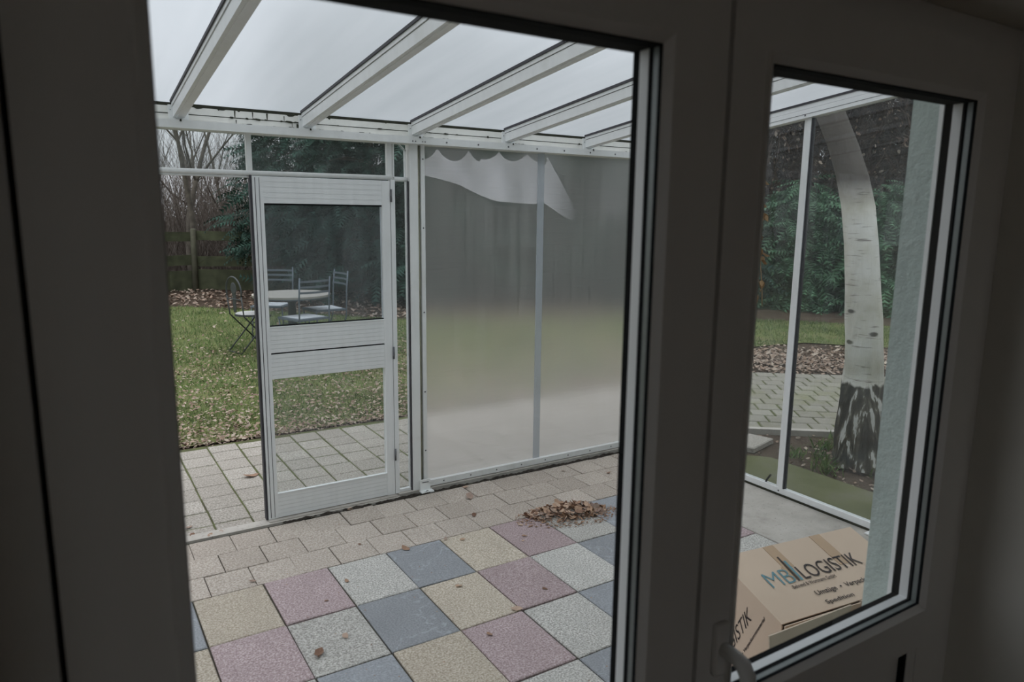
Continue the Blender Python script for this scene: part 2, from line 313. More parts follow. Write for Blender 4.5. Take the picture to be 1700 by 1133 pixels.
# wired translucent roof sheet
t = NT('milky_roof_sheet'); n = t.noise(t.geo((7,.5,.5)), 2.0, 4); n2 = t.noise(t.geo(), 2.0, 5, .6)
c = t.ramp(n, [(.3,(.435,.475,.495)),(.7,(.50,.535,.555))]); c = t.mix(t.ramp(n2, [(.64,(0,0,0)),(.85,(.5,)*3)]), c, (.40,.43,.41))
tl = t.n('ShaderNodeBsdfTranslucent'); t.l(c, tl.inputs[0])
rf = t.n('ShaderNodeBsdfRefraction'); rf.inputs['IOR'].default_value = 1.06; rf.inputs['Roughness'].default_value = .9; rf.inputs[0].default_value = (.95,.97,1,1)
fr = t.n('ShaderNodeFresnel'); fr.inputs[0].default_value = 1.75; gl = t.n('ShaderNodeBsdfDiffuse'); gl.inputs[0].default_value = (.7,.72,.72,1)
mf = t.n('ShaderNodeMixShader'); t.l(fr.outputs[0], mf.inputs[0]); t.l(rf.outputs[0], mf.inputs[1]); t.l(gl.outputs[0], mf.inputs[2])
mx = t.n('ShaderNodeMixShader'); mx.inputs[0].default_value = .42; t.l(tl.outputs[0], mx.inputs[1]); t.l(mf.outputs[0], mx.inputs[2]); t.l(mx.outputs[0], t.out.inputs[0]); M_ROOF = t.m
t = NT('clear_upper_skin'); tr = t.n('ShaderNodeBsdfTransparent'); tr.inputs[0].default_value = (.97,.97,.97,1); t.l(tr.outputs[0], t.out.inputs[0]); M_SKIN = t.m

# ------------------------------------------------------------------ SETTING: ground
def polymesh(name, pts, z, mat, parent=None):
    return MB().add([(x,y,z) for x,y in pts], [tuple(range(len(pts)))]).build(name, mat, parent)
ground = MB().add([(-40,-30,-.035),(45,-30,-.035),(45,50,-.035),(-40,50,-.035)], [(0,1,2,3)]).build('garden_ground', M_SOIL)
struct(ground)
LAWN = [(-9,2.3),(-9,12.2),(0,11.6),(1.5,10.9),(3,9.2),(4.2,7.7),(6,6.9),(8,5.9),(9.8,4.6),(11.2,3.0),(10.6,1.6),(9.4,1.7),(8.3,3.0),(6.9,3.2),(5.9,2.75),(4.6,2.45),(2,2.36)]
lawn = polymesh('lawn', LAWN, -.02, M_TURF); struct(lawn)
field = polymesh('field', [(-35,19),(45,19),(45,48),(-35,48)], -.02, M_FIELD); struct(field)

def piece_mesh(name, sx, sy, h, mat, e=.004, seed=0):
    r = random.Random(seed); x, y = sx/2, sy/2
    j = lambda: r.uniform(-.0012, .0012)
    b = [(-x,-y),(x,-y),(x,y),(-x,y)]
    bot = [(a+j(), c+j(), -h) for a, c in b]; mid = [(a[0], a[1], -e*.8) for a in bot]; top = [(a[0]*(1-e/x), a[1]*(1-e/y), j()) for a in bot]
    m = MB(); m.add(bot+mid+top, [(3,2,1,0),(8,9,10,11)]+[(i,(i+1)%4,4+(i+1)%4,4+i) for i in range(4)]+[(4+i,4+(i+1)%4,8+(i+1)%4,8+i) for i in range(4)])
    return m.mesh(name, mat)
def lay(me, name, x, y, z, parent, rz=0, jit=.0015, tilt=.006):
    o = bpy.data.objects.new(name, me); link(o, parent)
    o.location = (x+random.uniform(-jit,jit), y+random.uniform(-jit,jit), z+random.uniform(-.002,.0015)); o.rotation_euler = (random.uniform(-tilt,tilt), random.uniform(-tilt,tilt), rz+random.uniform(-tilt,tilt)); return o

floor = MB().box(-2.2, 3.5, -2.6, .655, -.12, -.010).build('floor', M_JOINT); struct(floor)
slab_me = [[piece_mesh('slab', .294, .393, .03, m, .004, s) for s in range(2)] for m in M_SLAB]
for j in range(6):
    for i in range(-4, 9):
        lay(random.choice(slab_me[(i+j) % 4]), 'slab', (i+.5)*.3, -(j+.5)*.4, 0, floor)
pin = [piece_mesh('paver', .1945, .1965, .03, M_PAVIN, .003, s) for s in range(3)]
for k in range(-9, 16):
    for row, off in ((0,.076),(1,-.024),(2,.070)):
        lay(random.choice(pin), 'paver', off+(k+.5)*.198, .1+row*.2, .0, floor)
lay(piece_mesh('concrete_strip', .56, 2.36, .03, M_CONC, .004), 'concrete_strip', 2.99, -1.19, -.002, floor, 0, 0, 0)
# threshold kerb under the glazing
kerb = MB().box(-1.5, 1.25, .625, .70, -.06, .004).box(1.25, 3.3, .645, .70, -.06, .014).build('kerb', M_CONC); struct(kerb)
M_BLACKD = plain('dark_humus', (.035,.028,.022), .95, 0, .4, 30, .8)
grime = MB()
for k in range(150):
    x = random.uniform(.55, 3.2); r = random.uniform(.006,.022); y = .612+random.uniform(-.014,.012)
    grime.add([(x+r*math.cos(a)*1.8, y+r*math.sin(a)*.7, .001) for a in (0,1.2,2.5,3.7,5)]+[(x,y,.004+r*.35)], [(i,(i+1)%5,5) for i in range(5)])
tag(grime.build('humus_crumbs', M_BLACKD, floor), kind='stuff')

# garden path: stack-bonded grey pavers beyond the door
path = MB().box(-1.6, 4.95, .70, 2.24, -.09, -.004).build('garden_path', M_MOSSJ); struct(path)
pout = [piece_mesh('paver', .187, .1955, .035, M_PAVOUT, .005, s+9) for s in range(4)]
P0 = Vector((4.23,.59)); PU = Vector((.788,-.616)); PV = Vector((.616,.788))
for c in range(-9, 25):
    x = .025+(c+.5)*.197; off = random.Random(c*7+1).uniform(-.035,.035)
    bs = [.705]+[.81+off+.2*k for k in range(7)]+[2.185+random.Random(c).uniform(-.012,.02)]
    for y0, y1 in zip(bs[:-1], bs[1:]):
        y = (y0+y1)/2; d = Vector((x,y))-P0
        if d.dot(PU) > -.08 and d.dot(PV) < 2.25: continue
        o = lay(random.choice(pout), 'paver', x, y, .0, path); o.scale = (1, (y1-y0-.008)/.1955, 1)
side = MB()
q = [P0+PU*a+PV*b for a, b in ((0,0),(3.1,0),(3.1,2.2),(0,2.2))]
side.prism([(*p,-.09) for p in q], [(*p,-.0068) for p in q])
spath = side.build('side_path', M_MOSSJ); struct(spath)
ang = math.atan2(PU.y, PU.x)
pside = [piece_mesh('paver', .186, .188, .035, M_PAVSIDE, .007, s+19) for s in range(4)]
for a in range(15):
    for b in range(11):
        p = P0+PU*((a+.5)*.2+.1*(b % 2)-.04)+PV*((b+.5)*.2)
        lay(random.choice(pside), 'paver', p.x, p.y, .0, spath, ang, .003, .012)
kb = MB()
q = [P0+PU*a+PV*b for a, b in ((-.1,-.07),(3.1,-.07),(3.1,-.01),(-.1,-.01))]
kb.prism([(*p,-.1) for p in q], [(*p,.012) for p in q]); struct(kb.build('bed_kerb', M_CONC))
foot = MB().prism([(3.31,-2.4,-.1),(3.92,-2.4,-.1),(3.80,-.74,-.1),(3.80,-.02,-.1),(3.62,.16,-.1),(3.31,.20,-.1)],
                  [(3.31,-2.4,.004),(3.92,-2.4,.004),(3.80,-.74,.004),(3.80,-.02,.004),(3.62,.16,.004),(3.31,.20,.004)]).build('footing', M_MOSSY); struct(foot)
st = [piece_mesh('stepping_stone', .34, .2, .04, M_PAVOUT, .008, 40)]
for x, y, rz in ((3.72,.42,-.3),(3.98,.30,.25)):
    o = lay(st[0], 'stepping_stone', x, y, .01, None, rz, 0, .02)
    tag(o, ('flat grey stone lying in the bed beside the kerb', 'flat grey stone in the bed next to the mossy footing')[x < 3.8], 'stone')

# ------------------------------------------------------------------ SETTING: house
facade = MB()
YF, YI = -2.35, -2.75
facade.box(-6, -.52, YI, YF, -.1, 3.1).box(-.52, 1.26, YI, YF, 2.08, 3.1).box(1.26, 3.46, YI, YF, -.1, 3.1).box(-.52, -.47, -2.44, YF, -.1, 2.08).box(-.47, 1.10, -2.42, YF, 2.03, 2.08).box(1.10, 1.26, -2.412, YF, -.1, 2.08).box(3.46, 4.62, YI, YF, -.1, .80).box(3.46, 4.62, YI, YF, 2.05, 3.1).box(4.62, 8.5, YI, YF, -.1, 3.1)
facade = facade.build('wall_front', M_STUCCO); struct(facade)
room = MB(); 
struct(MB().box(-2.3,-2.2,-6.6,YI,-.05,2.5).build('wall_left', M_WALLIN))
rw = empty('added_fill_window', (-1.40,-6.65,1.5), PI/2); struct(rw)  # added unseen window behind the camera, lets in daylight to brighten inner frames
MB().box(-.03,.03,-.79,-.73,-.8,.8).box(-.03,.03,.73,.79,-.8,.8).box(-.03,.03,-.73,.73,.74,.8).box(-.03,.03,-.73,.73,-.8,-.74).box(-.03,.03,-.03,.03,-.74,.74).build('window_frame', M_FRAMEO, rw); MB().box(-.002,.002,-.73,.73,-.74,.74).build('pane', M_GLASS, rw); struct(MB().box(2.9,3.0,-6.6,YI,-.05,2.5).build('wall_right', M_WALLIN))  # window_frame and pane here are parts of the added fill window
struct(MB().box(-2.3,-2.19,-6.7,-6.6,-.05,2.5).box(-.61,3.0,-6.7,-6.6,-.05,2.5).box(-2.19,-.61,-6.7,-6.6,-.05,.7).box(-2.19,-.61,-6.7,-6.6,2.3,2.5).build('wall_back', M_WALLIN)); struct(MB().box(-2.3,3.0,-6.6,YI,2.45,2.55).build('ceiling', M_WALLIN))
M_FLOORIN = plain('brown_room_floor', (.20,.13,.08), .5, 0, .15, 3)
struct(MB().box(-2.3,3.0,-6.6,YI,-.1,.02).build('room_floor', M_FLOORIN))
# inner reveals of the door opening (plaster faces)
rev = MB().box(-.52,-.468,-2.75,-2.44,0,2.05).box(1.212,1.26,-2.751,-2.44,0,2.05).box(-.52,1.26,-2.752,-2.44,2.034,2.08)
struct(rev.build('trim_1', M_WALLIN))
plast = MB().box(-2.2,-.47,-2.765,-2.75,0,2.45).box(1.212,2.9,-2.765,-2.75,0,2.45).box(-.47,1.212,-2.765,-2.75,2.034,2.45)
struct(plast.build('wall_inner', M_WALLIN))

# neighbouring window of the facade, seen only as a reflection in the fogged sheet
win = empty('window_1', (3.46,YF-.1,.80)); struct(win)
f = MB().box(0,.07,0,.06,0,1.25).box(1.09,1.16,0,.06,0,1.25).box(0,1.16,0,.06,0,.07).box(0,1.16,0,.06,1.18,1.25).box(.55,.61,0,.06,.07,1.18)
f.build('window_frame', M_FRAMEO, win); MB().box(-.05,1.21,.02,.16,-.03,0).build('window_sill', M_FRAMEO, win); MB().box(.07,1.09,.02,.03,.07,1.18).build('pane', M_GLASS, win)

# ------------------------------------------------------------------ door_1: the double terrace door we look through
YD = -2.5
door = empty('door_1', (0,0,0)); struct(door)
fr = MB().box(-.4675,-.400,-2.485,-2.42,.0,2.033).box(1.150,1.2115,-2.485,-2.43,0,2.033).box(-.400,1.150,-2.485,-2.42,1.975,2.033).box(-.400,1.150,-2.485,-2.42,0,.045)
fr.build('door_frame', M_FRAME, door)
MB().box(1.098,1.155,-2.43,-2.4255,.0,1.98).box(1.099,1.14,-2.4255,-2.414,.0,1.98).build('frame_seal', M_GASK, door)
MB().box(1.096,1.14,-2.4135,-2.405,.0,2.0).build('stop_bead', M_FRAMEO, door)
def ring(mb, x0, x1, z0, z1, y0, y1, wd):   # a rectangular ring of bars, inner opening x0..x1, z0..z1
    mb.box(x0-wd, x0, y0, y1, z0-wd, z1+wd).box(x1, x1+wd, y0, y1, z0-wd, z1+wd).box(x0, x1, y0, y1, z0-wd, z0).box(x0, x1, y0, y1, z1, z1+wd)
def bead(mb, x0, x1, z0, z1, ya, yb, cut):  # bevelled glazing bead: outer lip at ya, inner lip (towards the glass) at yb
    o = [(x0,ya,z0),(x1,ya,z0),(x1,ya,z1),(x0,ya,z1)]; i = [(x0+cut,yb,z0+cut),(x1-cut,yb,z0+cut),(x1-cut,yb,z1-cut),(x0+cut,yb,z1-cut)]
    mb.add(o+i, [(k,(k+1)%4,4+(k+1)%4,4+k) for k in range(4)])
def leaf(x0, x1, gx0, gx1, lab):
    L = empty('door_leaf', (0,0,0), 0, door)
    z0, z1 = .05, 1.99; RT, RB = .903, .815; GT = 1.903
    s = MB().box(x0, gx0, YD, -2.444, z0, z1).box(gx1, x1, YD, -2.444, z0, z1).box(gx0, gx1, YD, -2.444, GT, z1).box(gx0, gx1, YD, -2.444, RB, RT).box(gx0, gx1, YD, -2.444, z0, .15)
    s.build('sash_frame', M_FRAME, L)
    b = MB(); bead(b, gx0, gx1, RT, GT, YD-.008, YD+.001, .013); b.box(gx0-.003,gx1+.003,YD-.008,YD,RT-.003,RT).box(gx0-.003,gx1+.003,YD-.008,YD,GT,GT+.003).box(gx0-.003,gx0,YD-.008,YD,RT,GT).box(gx1,gx1+.003,YD-.008,YD,RT,GT)
    b.build('glazing_bead', M_FRAME, L)
    a, c, d, e = gx0+.013, gx1-.013, RT+.013, GT-.013
    g = MB(); ring(g, a, c, d, e, YD+.0005, YD+.0065, .016); ring(g, a, c, d, e, YD+.016, YD+.0245, .016); ring(g, a, c, d, e, YD+.0415, YD+.0545, .0129); g.build('gasket', M_GASK, L)
    MB().box(a, c, YD+.0004, YD+.0546, e-.0012, e+.01).build('top_gasket', M_GASK, L)
    g = MB(); ring(g, a, c, d, e, YD+.0065, YD+.016, .014); g.build('spacer', M_SPACER, L)
    g = MB(); ring(g, a+.0005, c-.0005, d+.0005, e-.0005, YD+.0245, YD+.0415, .0134); g.build('outer_stop', M_FRAMEO, L)
    MB().box(a-.004, c+.004, YD+.0105, YD+.0125, d-.004, e+.004).build('pane', M_GLASS, L)
    # lower infill panel with its black seal
    g = MB(); ring(g, gx0+.004, gx1-.004, .154, RB-.002, YD+.006, YD+.012, .004); MB().box(gx0, gx1, YD+.014, YD+.04, .15, RB).build('lower_panel', M_FRAME, L)
    g = MB().box(gx1-.040, gx1-.030, YD+.004, YD+.0142, .15, RB-.004).box(gx0+.030, gx0+.040, YD+.004, YD+.0142, .15, RB-.004).box(gx0+.03,gx1-.03,YD+.004,YD+.0142,.185,.195); g.build('panel_seal', M_GASK, L)
    MB().box(gx1-.030, gx1, YD+.002, YD+.014, .15, RB).box(gx0, gx0+.030, YD+.002, YD+.014, .15, RB).build('panel_bead', M_FRAME, L)
    return L
Ll = leaf(-.394, .400, -.303, .296, 0)
Lr = leaf(.409, 1.160, .478, 1.056, 1)
MB().box(.386,.424,-2.443,-2.435,.05,1.99).box(-.42,-.38,-2.443,-2.435,.03,2.0).box(-.42,1.17,-2.443,-2.435,1.965,2.0).build('meeting_seal', M_GASK, door)
# handle of the narrower leaf
h = MB().box(.439,.468,YD-.012,YD,.975,1.062).mesh('handle_plate', M_FRAME, True, .004)
hp = link(bpy.data.objects.new('handle_plate', h), Lr)
hd = MB().tube([(.4535,YD-.010,1.020),(.4535,YD-.035,1.020),(.4535,YD-.050,1.016),(.456,YD-.058,1.000),(.459,YD-.060,.97),(.462,YD-.060,.90)], [.0115,.0112,.0125,.0125,.0105,.0100], 14)
hd.build('door_handle', plain('grey_white_handle', (.80,.80,.78), .4, 0, .03), Lr, True)

# ------------------------------------------------------------------ conservatory roof (ceiling) and its beam
SL = .1065
zb = lambda y: 2.118+(.66-y)*SL           # underside of the rafters
roof = empty('roof_1', (0,0,0)); struct(roof)
RX = [-1.063,-.450,.163,.776,1.390,2.003,2.616]
RH = .072
def rafter(x, wdt=.050):
    r = empty('rafter', (0,0,0), 0, roof)
    y0, y1 = YF, .655
    m = MB(); m.slope(x-wdt/2, x+wdt/2, y0, y1, zb(y0)+.012, zb(y1)+.012, zb(y0)+.047, zb(y1)+.047)
    m.slope(x-wdt/2-.0, x+wdt/2, y0, y1, zb(y0), zb(y1), zb(y0)+.012, zb(y1)+.012)
    m.slope(x-wdt/2-.004, x+wdt/2+.004, y0, y1, zb(y0)+.050, zb(y1)+.050, zb(y0)+RH, zb(y1)+RH)
    m.build('bar', M_ALU, r)
    g = MB().slope(x-wdt/2+.002, x+wdt/2-.002, y0, y1, zb(y0)+.047, zb(y1)+.047, zb(y0)+.050, zb(y1)+.050); g.build('groove', M_LINE, r)
    g = MB().slope(x-wdt/2-.010, x+wdt/2+.010, y0, y1, zb(y0)+RH-.006, zb(y1)+RH-.006, zb(y0)+RH+.006, zb(y1)+RH+.006); g.build('rubber_seal', M_LINE, r)
    MB().slope(x-.011, x+.011, y0, y1, zb(y0)-.005, zb(y1)-.005, zb(y0), zb(y1)).build('underside_rib', M_ALU, r)
    return r
for x in RX: rafter(x)
xs = RX+[3.25]
for a, b in zip([-1.70]+xs[:-1], xs):
    zt = RH+.006
    MB().slope(a+.004, b-.004, YF, .70, zb(YF)+zt, zb(.70)+zt, zb(YF)+zt+.008, zb(.70)+zt+.008).build('roof_pane', M_ROOF, roof)
for o in roof.children:
    if o.name.startswith('roof_pane'):
        o.data.materials.append(M_SKIN)
        for f in o.data.polygons: f.material_index = 0 if f.index == 0 else 1
# gutter beam along the eaves
beam = empty('beam_1', (0,0,0)); struct(beam)
MB().box(-1.7,3.32,.60,.72,2.066,2.104).build('lower_flange', M_ALU, beam)
ub = [-1.70]+RX+[3.25]
for a, b in zip(ub[:-1], ub[1:]):
    MB().box(a+.035,b-.035,.668,.72,2.109,2.136).build('lower_fascia', M_BEAM, beam)
    MB().box(a+.035,b-.035,.664,.72,2.140,2.172).build('upper_fascia', M_BEAM, beam)
MB().box(-1.7,3.3,.670,.725,2.10,2.188).build('backing', M_MOULD_SHADE, beam)
for x in RX:
    br = MB().box(x-.044,x+.044,.655,.668,2.106,2.176).build('rafter_bracket', M_ALU, beam)
    MB().box(x-.037,x-.033,.652,.656,2.150,2.154).box(x+.033,x+.037,.652,.656,2.150,2.154).build('screw', M_SCREW, br)
    MB().lathe([(.006,0),(.004,.010)], (x,.602,2.097), 7).build('mould_stain', M_MOULD_SHADE, beam)
mo = MB()
for k in range(110):
    x = random.choice([random.gauss(.78,.10), random.uniform(.25,.74), random.gauss(1.45,.06), random.gauss(2.06,.05), random.uniform(.2,3.2)])
    if abs(x-.163) < .05 or abs(x-.776) < .03: continue
    z = random.choice([2.107,2.109,2.138,2.171]); a = random.uniform(.004,.022); b = random.uniform(.002,.006)
    n = 6; mo.add([(x+a*math.cos(2*PI*i/n), .6625, z+b*math.sin(2*PI*i/n)*random.uniform(.6,1.5)) for i in range(n)]+[(x,.661,z)], [((i+1)%n,i,n) for i in range(n)])
for x, za, zb_, wd in ((.42,2.138,2.171,.004),(.425,2.108,2.128,.0025),(.505,2.145,2.171,.003),(.575,2.136,2.171,.0045),(.66,2.138,2.165,.002),(.70,2.108,2.140,.002)):
    mo.prism([(x-wd*.3,.6625,za),(x+wd*.3,.6625,za),(x+wd*.3,.664,za),(x-wd*.3,.664,za)], [(x-wd,.6625,zb_),(x+wd,.6625,zb_),(x+wd,.664,zb_),(x-wd,.664,zb_)])
mo.box(.722,.742,.6615,.664,2.108,2.130)
mo.build('mould_spots', M_MOULD_SHADE, beam)
for k in range(8):
    sc_ = MB().lathe([(.0055,0),(.0050,.0015),(.002,.002)], (0,0,0), 10).build('screw', M_SCREW, beam); sc_.location = (1.555+.207*k, .600, 2.083); sc_.rotation_euler = (PI/2,0,0)
for x in (1.345,1.362,1.405,1.420):
    sc_ = MB().lathe([(.0042,0),(.003,.002)], (0,0,0), 8).build('screw', M_SCREW, beam); sc_.location = (x, .600, 2.079); sc_.rotation_euler = (PI/2,0,0)

# transom band above the door: rail, mullions, panes
tw = empty('window_2', (0,0,0)); struct(tw)
rail = MB().tube([(-1.6,.680,1.866),(1.250,.680,1.879)], .0125, 12).box(-1.6,1.25,.680,.70,1.852,1.862).build('transom_rail', M_ALU, tw, True)
MB().tube([(1.262,.686,1.872),(1.345,.686,1.872)], .012, 12).build('transom_rail', M_ALU, tw, True)
for x in (.481,1.235): MB().box(x-.013,x+.013,.675,.705,1.87,2.07).build('mullion', M_ALU, tw)
MB().box(1.256,1.262,.672,.700,1.885,2.066).box(1.330,1.336,.68,.70,1.885,2.04).box(1.262,1.33,.68,.70,1.880,1.886).add([(1.292,.68,2.066),(1.300,.68,2.066),(1.336,.68,2.036),(1.336,.68,2.026),(1.292,.70,2.066),(1.300,.70,2.066),(1.336,.70,2.036),(1.336,.70,2.026)],[(0,1,2,3),(7,6,5,4),(0,4,5,1),(2,6,7,3)]).build('glazing_strip', M_FRAMEO, tw)
for a, b in ((-1.5,.466),(.496,1.220),(1.262,1.332)): MB().box(a,b,.688,.692,1.884,2.066).build('pane', M_GLASSG, tw)
# posts of the front wall
post = empty('trim_2', (0,0,0)); struct(post)
MB().box(1.347,1.398,.655,.71,-.01,2.07).build('corner_post', M_ALU, post)
MB().box(1.398,1.432,.690,.71,-.01,2.07).build('backing_channel', M_GREENCH, post)
MB().tube([(1.412,.684,.06),(1.412,.684,2.068)], .0065, 8).build('round_lip', M_GREENCH, post, True)
MB().box(1.425,1.450,.672,.705,.05,2.068).build('clamp_strip', M_ALU, post)
for z in (.25,.62,1.105,1.60,1.99):
    s_ = MB().lathe([(.005,0),(.003,.003)], (0,0,0), 8).build('screw', M_SCREW, post); s_.location = (1.438,.671,z); s_.rotation_euler = (PI/2,0,0)
bk = MB().box(1.385,1.452,.640,.652,.005,.075).box(1.380,1.462,.605,.652,.001,.009).build('foot_bracket', M_ALU, post)
MB().box(1.398,1.440,.6385,.640,.057,.062).build('slot', M_SCREW, bk); MB().box(1.418,1.430,.617,.627,.009,.0105).build('screw', M_SCREW, bk)
# narrow fixed light between door jamb and post
nw = empty('window_3', (0,0,0)); struct(nw)
MB().box(1.262,1.334,.688,.692,.03,1.862).build('pane', M_GLASSG, nw)
MB().box(1.236,1.262,.668,.700,.012,1.868).box(1.262,1.347,.676,.70,.010,.030).box(1.334,1.340,.68,.70,.03,1.862).build('jamb', M_ALU2, nw)
MB().box(1.3400,1.347,.665,.70,.01,1.862).build('rubber_seal', M_LINE, nw)

# ------------------------------------------------------------------ door_2: aluminium garden door
gd = empty('door_2', (0,0,0)); struct(gd)
Y0, Y1 = .668, .706
X0, X1 = .487, 1.232
sl_ = MB().box(X0,.541,Y0,Y1,.012,1.862).build('hinge_stile', M_ALU2, gd)
MB().box(X0+.012,X0+.015,Y0-.0015,Y0,.02,1.855).box(X0+.033,X0+.035,Y0-.0015,Y0,.02,1.855).build('groove', M_LINE, sl_)
MB().box(X0-.012,X0-.001,Y0+.004,Y1,.012,1.868).build('rubber_seal', M_LINE, gd)
MB().box(1.184,X1,Y0,Y1,.012,1.862).build('lock_stile', M_ALU2, gd)
def ribbed(name, z0, z1, n):
    """a profile rail of n shallow planks with recessed joints"""
    p = empty(name, (0,0,0), 0, gd); h_ = (z1-z0)/n
    for k in range(n): MB().box(.541,1.184,Y0+.003,Y1-.003,z0+k*h_+.0012,z0+(k+1)*h_-.0012).build('panel_board', M_ALU2, p)
    MB().box(.541,1.184,Y0+.005,Y1-.005,z0,z1).build('panel_core', M_ALU2, p)
ribbed('top_panel', 1.726, 1.862, 5)
ribbed('middle_panel', .940, 1.078, 6)
ribbed('lower_middle_panel', .797, .932, 6)
ribbed('bottom_panel', .012, .148, 6)
MB().box(.541,1.184,Y0+.012,Y1-.012,.930,.942).build('slit', M_GASK, gd)
MB().box(.541,1.184,Y0-.001,Y0+.012,1.076,1.082).box(.541,1.184,Y0-.001,Y0+.012,.147,.153).build('glazing_strip', M_FRAMEO, gd)
MB().box(.541,1.184,Y0+.008,Y0+.02,1.082,1.088).box(.541,1.184,Y0+.008,Y0+.02,1.718,1.726).build('rubber_seal', M_GASK, gd)
MB().box(.541,1.184,.686,.690,1.08,1.726).build('pane', M_GLASSD, gd)
MB().box(.541,1.184,.686,.690,.150,.797).build('pane', M_GLASSG, gd)
for z in (.26,.88,1.78): MB().tube([(1.236,.662,z-.035),(1.236,.662,z+.035)], .006, 8).build('hinge', M_SCREW, gd, True)
MB().box(.485,1.238,.64,.668,.0,.010).build('threshold', M_CONC, gd)

# ------------------------------------------------------------------ fogged twin-wall screen
sc = empty('window_4', (0,0,0)); struct(sc)
MB().box(1.450,3.175,.688,.698,.05,2.068).build('fogged_sheet', M_FOG, sc)
t = NT('hazy_joint_strip'); t.pbr((.52,.56,.60), .5); tl = t.n('ShaderNodeBsdfTransparent'); mx = t.n('ShaderNodeMixShader'); mx.inputs[0].default_value = .55; t.l(tl.outputs[0], mx.inputs[1]); t.l(t.p.outputs[0], mx.inputs[2]); t.l(mx.outputs[0], t.out.inputs[0])
MB().box(2.240,2.290,.682,.6865,.05,2.068).build('joint_strip', t.m, sc)
MB().box(3.175,3.215,.672,.71,.0,2.068).build('end_strip', M_ALU, sc)
bt = MB().box(1.454,3.21,.660,.690,.020,.056).box(1.50,3.21,.672,.70,.0,.020).build('bottom_rail', M_ALU, sc)
for k in range(9):
    s_ = MB().lathe([(.0052,0),(.003,.003)], (0,0,0), 8).build('screw', M_SCREW, bt); s_.location = (1.555+.207*k*.93, .660, .038); s_.rotation_euler = (PI/2,0,0)
# slack film with scalloped upper edge and a drooping hem
nx = 90; V = []; F = []
for i in range(nx+1):
    x = 1.452+(2.56-1.452)*i/nx
    ph = ((x-1.555)/.207) % 1.0; top = 2.066-.075*math.sin(PI*ph)**.7 if x < 2.33 else 2.066-(x-2.33)*1.5
    if x > 1.84 and x < 2.26: top = 2.066-.055*math.sin(PI*ph)**.7
    hem = np.interp(x, [1.452,1.56,1.70,1.84,1.95,2.10,2.24,2.30,2.42,2.56], [1.905,1.885,1.855,1.795,1.765,1.755,1.75,1.765,1.70,1.64])
    top = max(top, hem+.01)
    for k in range(9): V.append((x, .716+.006*math.sin(x*23+k*.5), hem+(top-hem)*k/8))
F = [(i*9+k, (i+1)*9+k, (i+1)*9+k+1, i*9+k+1) for i in range(nx) for k in range(8)]
film = MB().add(V, F).build('plastic_film', M_FILM, None, True)
tag(film, 'slack white plastic film with scalloped top hanging behind the fogged sheet', 'film')

# ------------------------------------------------------------------ right side wall of the conservatory
sw = empty('window_5', (0,0,0)); struct(sw)
def zh(y, d): return zb(y)+d
MB().slope(3.240,3.300,YF,.66,zh(YF,-.008),zh(.66,-.008),zh(YF,.040),zh(.66,.040)).slope(3.243,3.298,YF,.66,zh(YF,.042),zh(.66,.042),zh(YF,.066),zh(.66,.066)).build('header_bar', M_ALU2, sw)
MB().slope(3.2385,3.240,YF,.66,zh(YF,.012),zh(.66,.012),zh(YF,.0135),zh(.66,.0135)).slope(3.246,3.29,YF,.66,zh(YF,.040),zh(.66,.040),zh(YF,.042),zh(.66,.042)).slope(3.238,3.30,YF,.66,zh(YF,.066),zh(.66,.066),zh(YF,.078),zh(.66,.078)).build('rubber_seal', M_LINE, sw)
MB().box(3.262,3.298,YF,.66,.012,.046).build('bottom_rail', M_ALU2, sw)
for y in (-.505,-1.60):
    MB().box(3.262,3.296,y-.026,y-.002,.046,zh(y,-.006)).box(3.270,3.296,y+.001,y+.022,.046,zh(y,-.006)).build('mullion', M_ALU2, sw)
    MB().box(3.268,3.290,y-.002,y+.001,.046,zh(y,-.006)).box(3.268,3.294,y-.034,y-.026,.046,zh(y,-.008)).build('rubber_seal', M_LINE, sw)
for y in (-.505,):
    for z in (.028, zh(y,.0)+.006):
        s_ = MB().lathe([(.006,0),(.003,.003)], (0,0,0), 8).build('screw', M_SCREW, sw); s_.location = (3.239 if z > 1 else 3.262, y, z); s_.rotation_euler = (0,-PI/2,0)
MB().box(3.20,3.31,.625,.71,.0,2.07).build('corner_post', M_ALU, sw)
for a, b in ((YF,-1.60),(-1.60,-.507),(-.507,.63)):
    MB().slope(3.276,3.280,a+.004,b-.004,.046,.046,zh(a,-.006),zh(b,-.006)).build('pane', M_GLASSG, sw)
cbl = MB().tube([(3.25,-.43,.115),(3.252,-.46,.075),(3.255,-.475,.05)], .004, 6)
MB().box(3.258,3.30,YF,.62,-.001,.0119).build('rail_shade_strip', M_MOULD_SHADE, sw)  # dark strip standing in for the shade under the bottom rail
tag(MB().tube([(3.285,-.425,.10),(3.283,-.40,.06),(3.284,-.385,.012)], .006, 6).build('cable', M_GASK, None, True), 'short black cable end hanging beside the side wall mullion', 'cable')
bkt = MB().box(3.20,3.262,-1.17,-1.11,.001,.008).box(3.255,3.262,-1.17,-1.11,.001,.05).build('floor_bracket', M_ALU, sw)

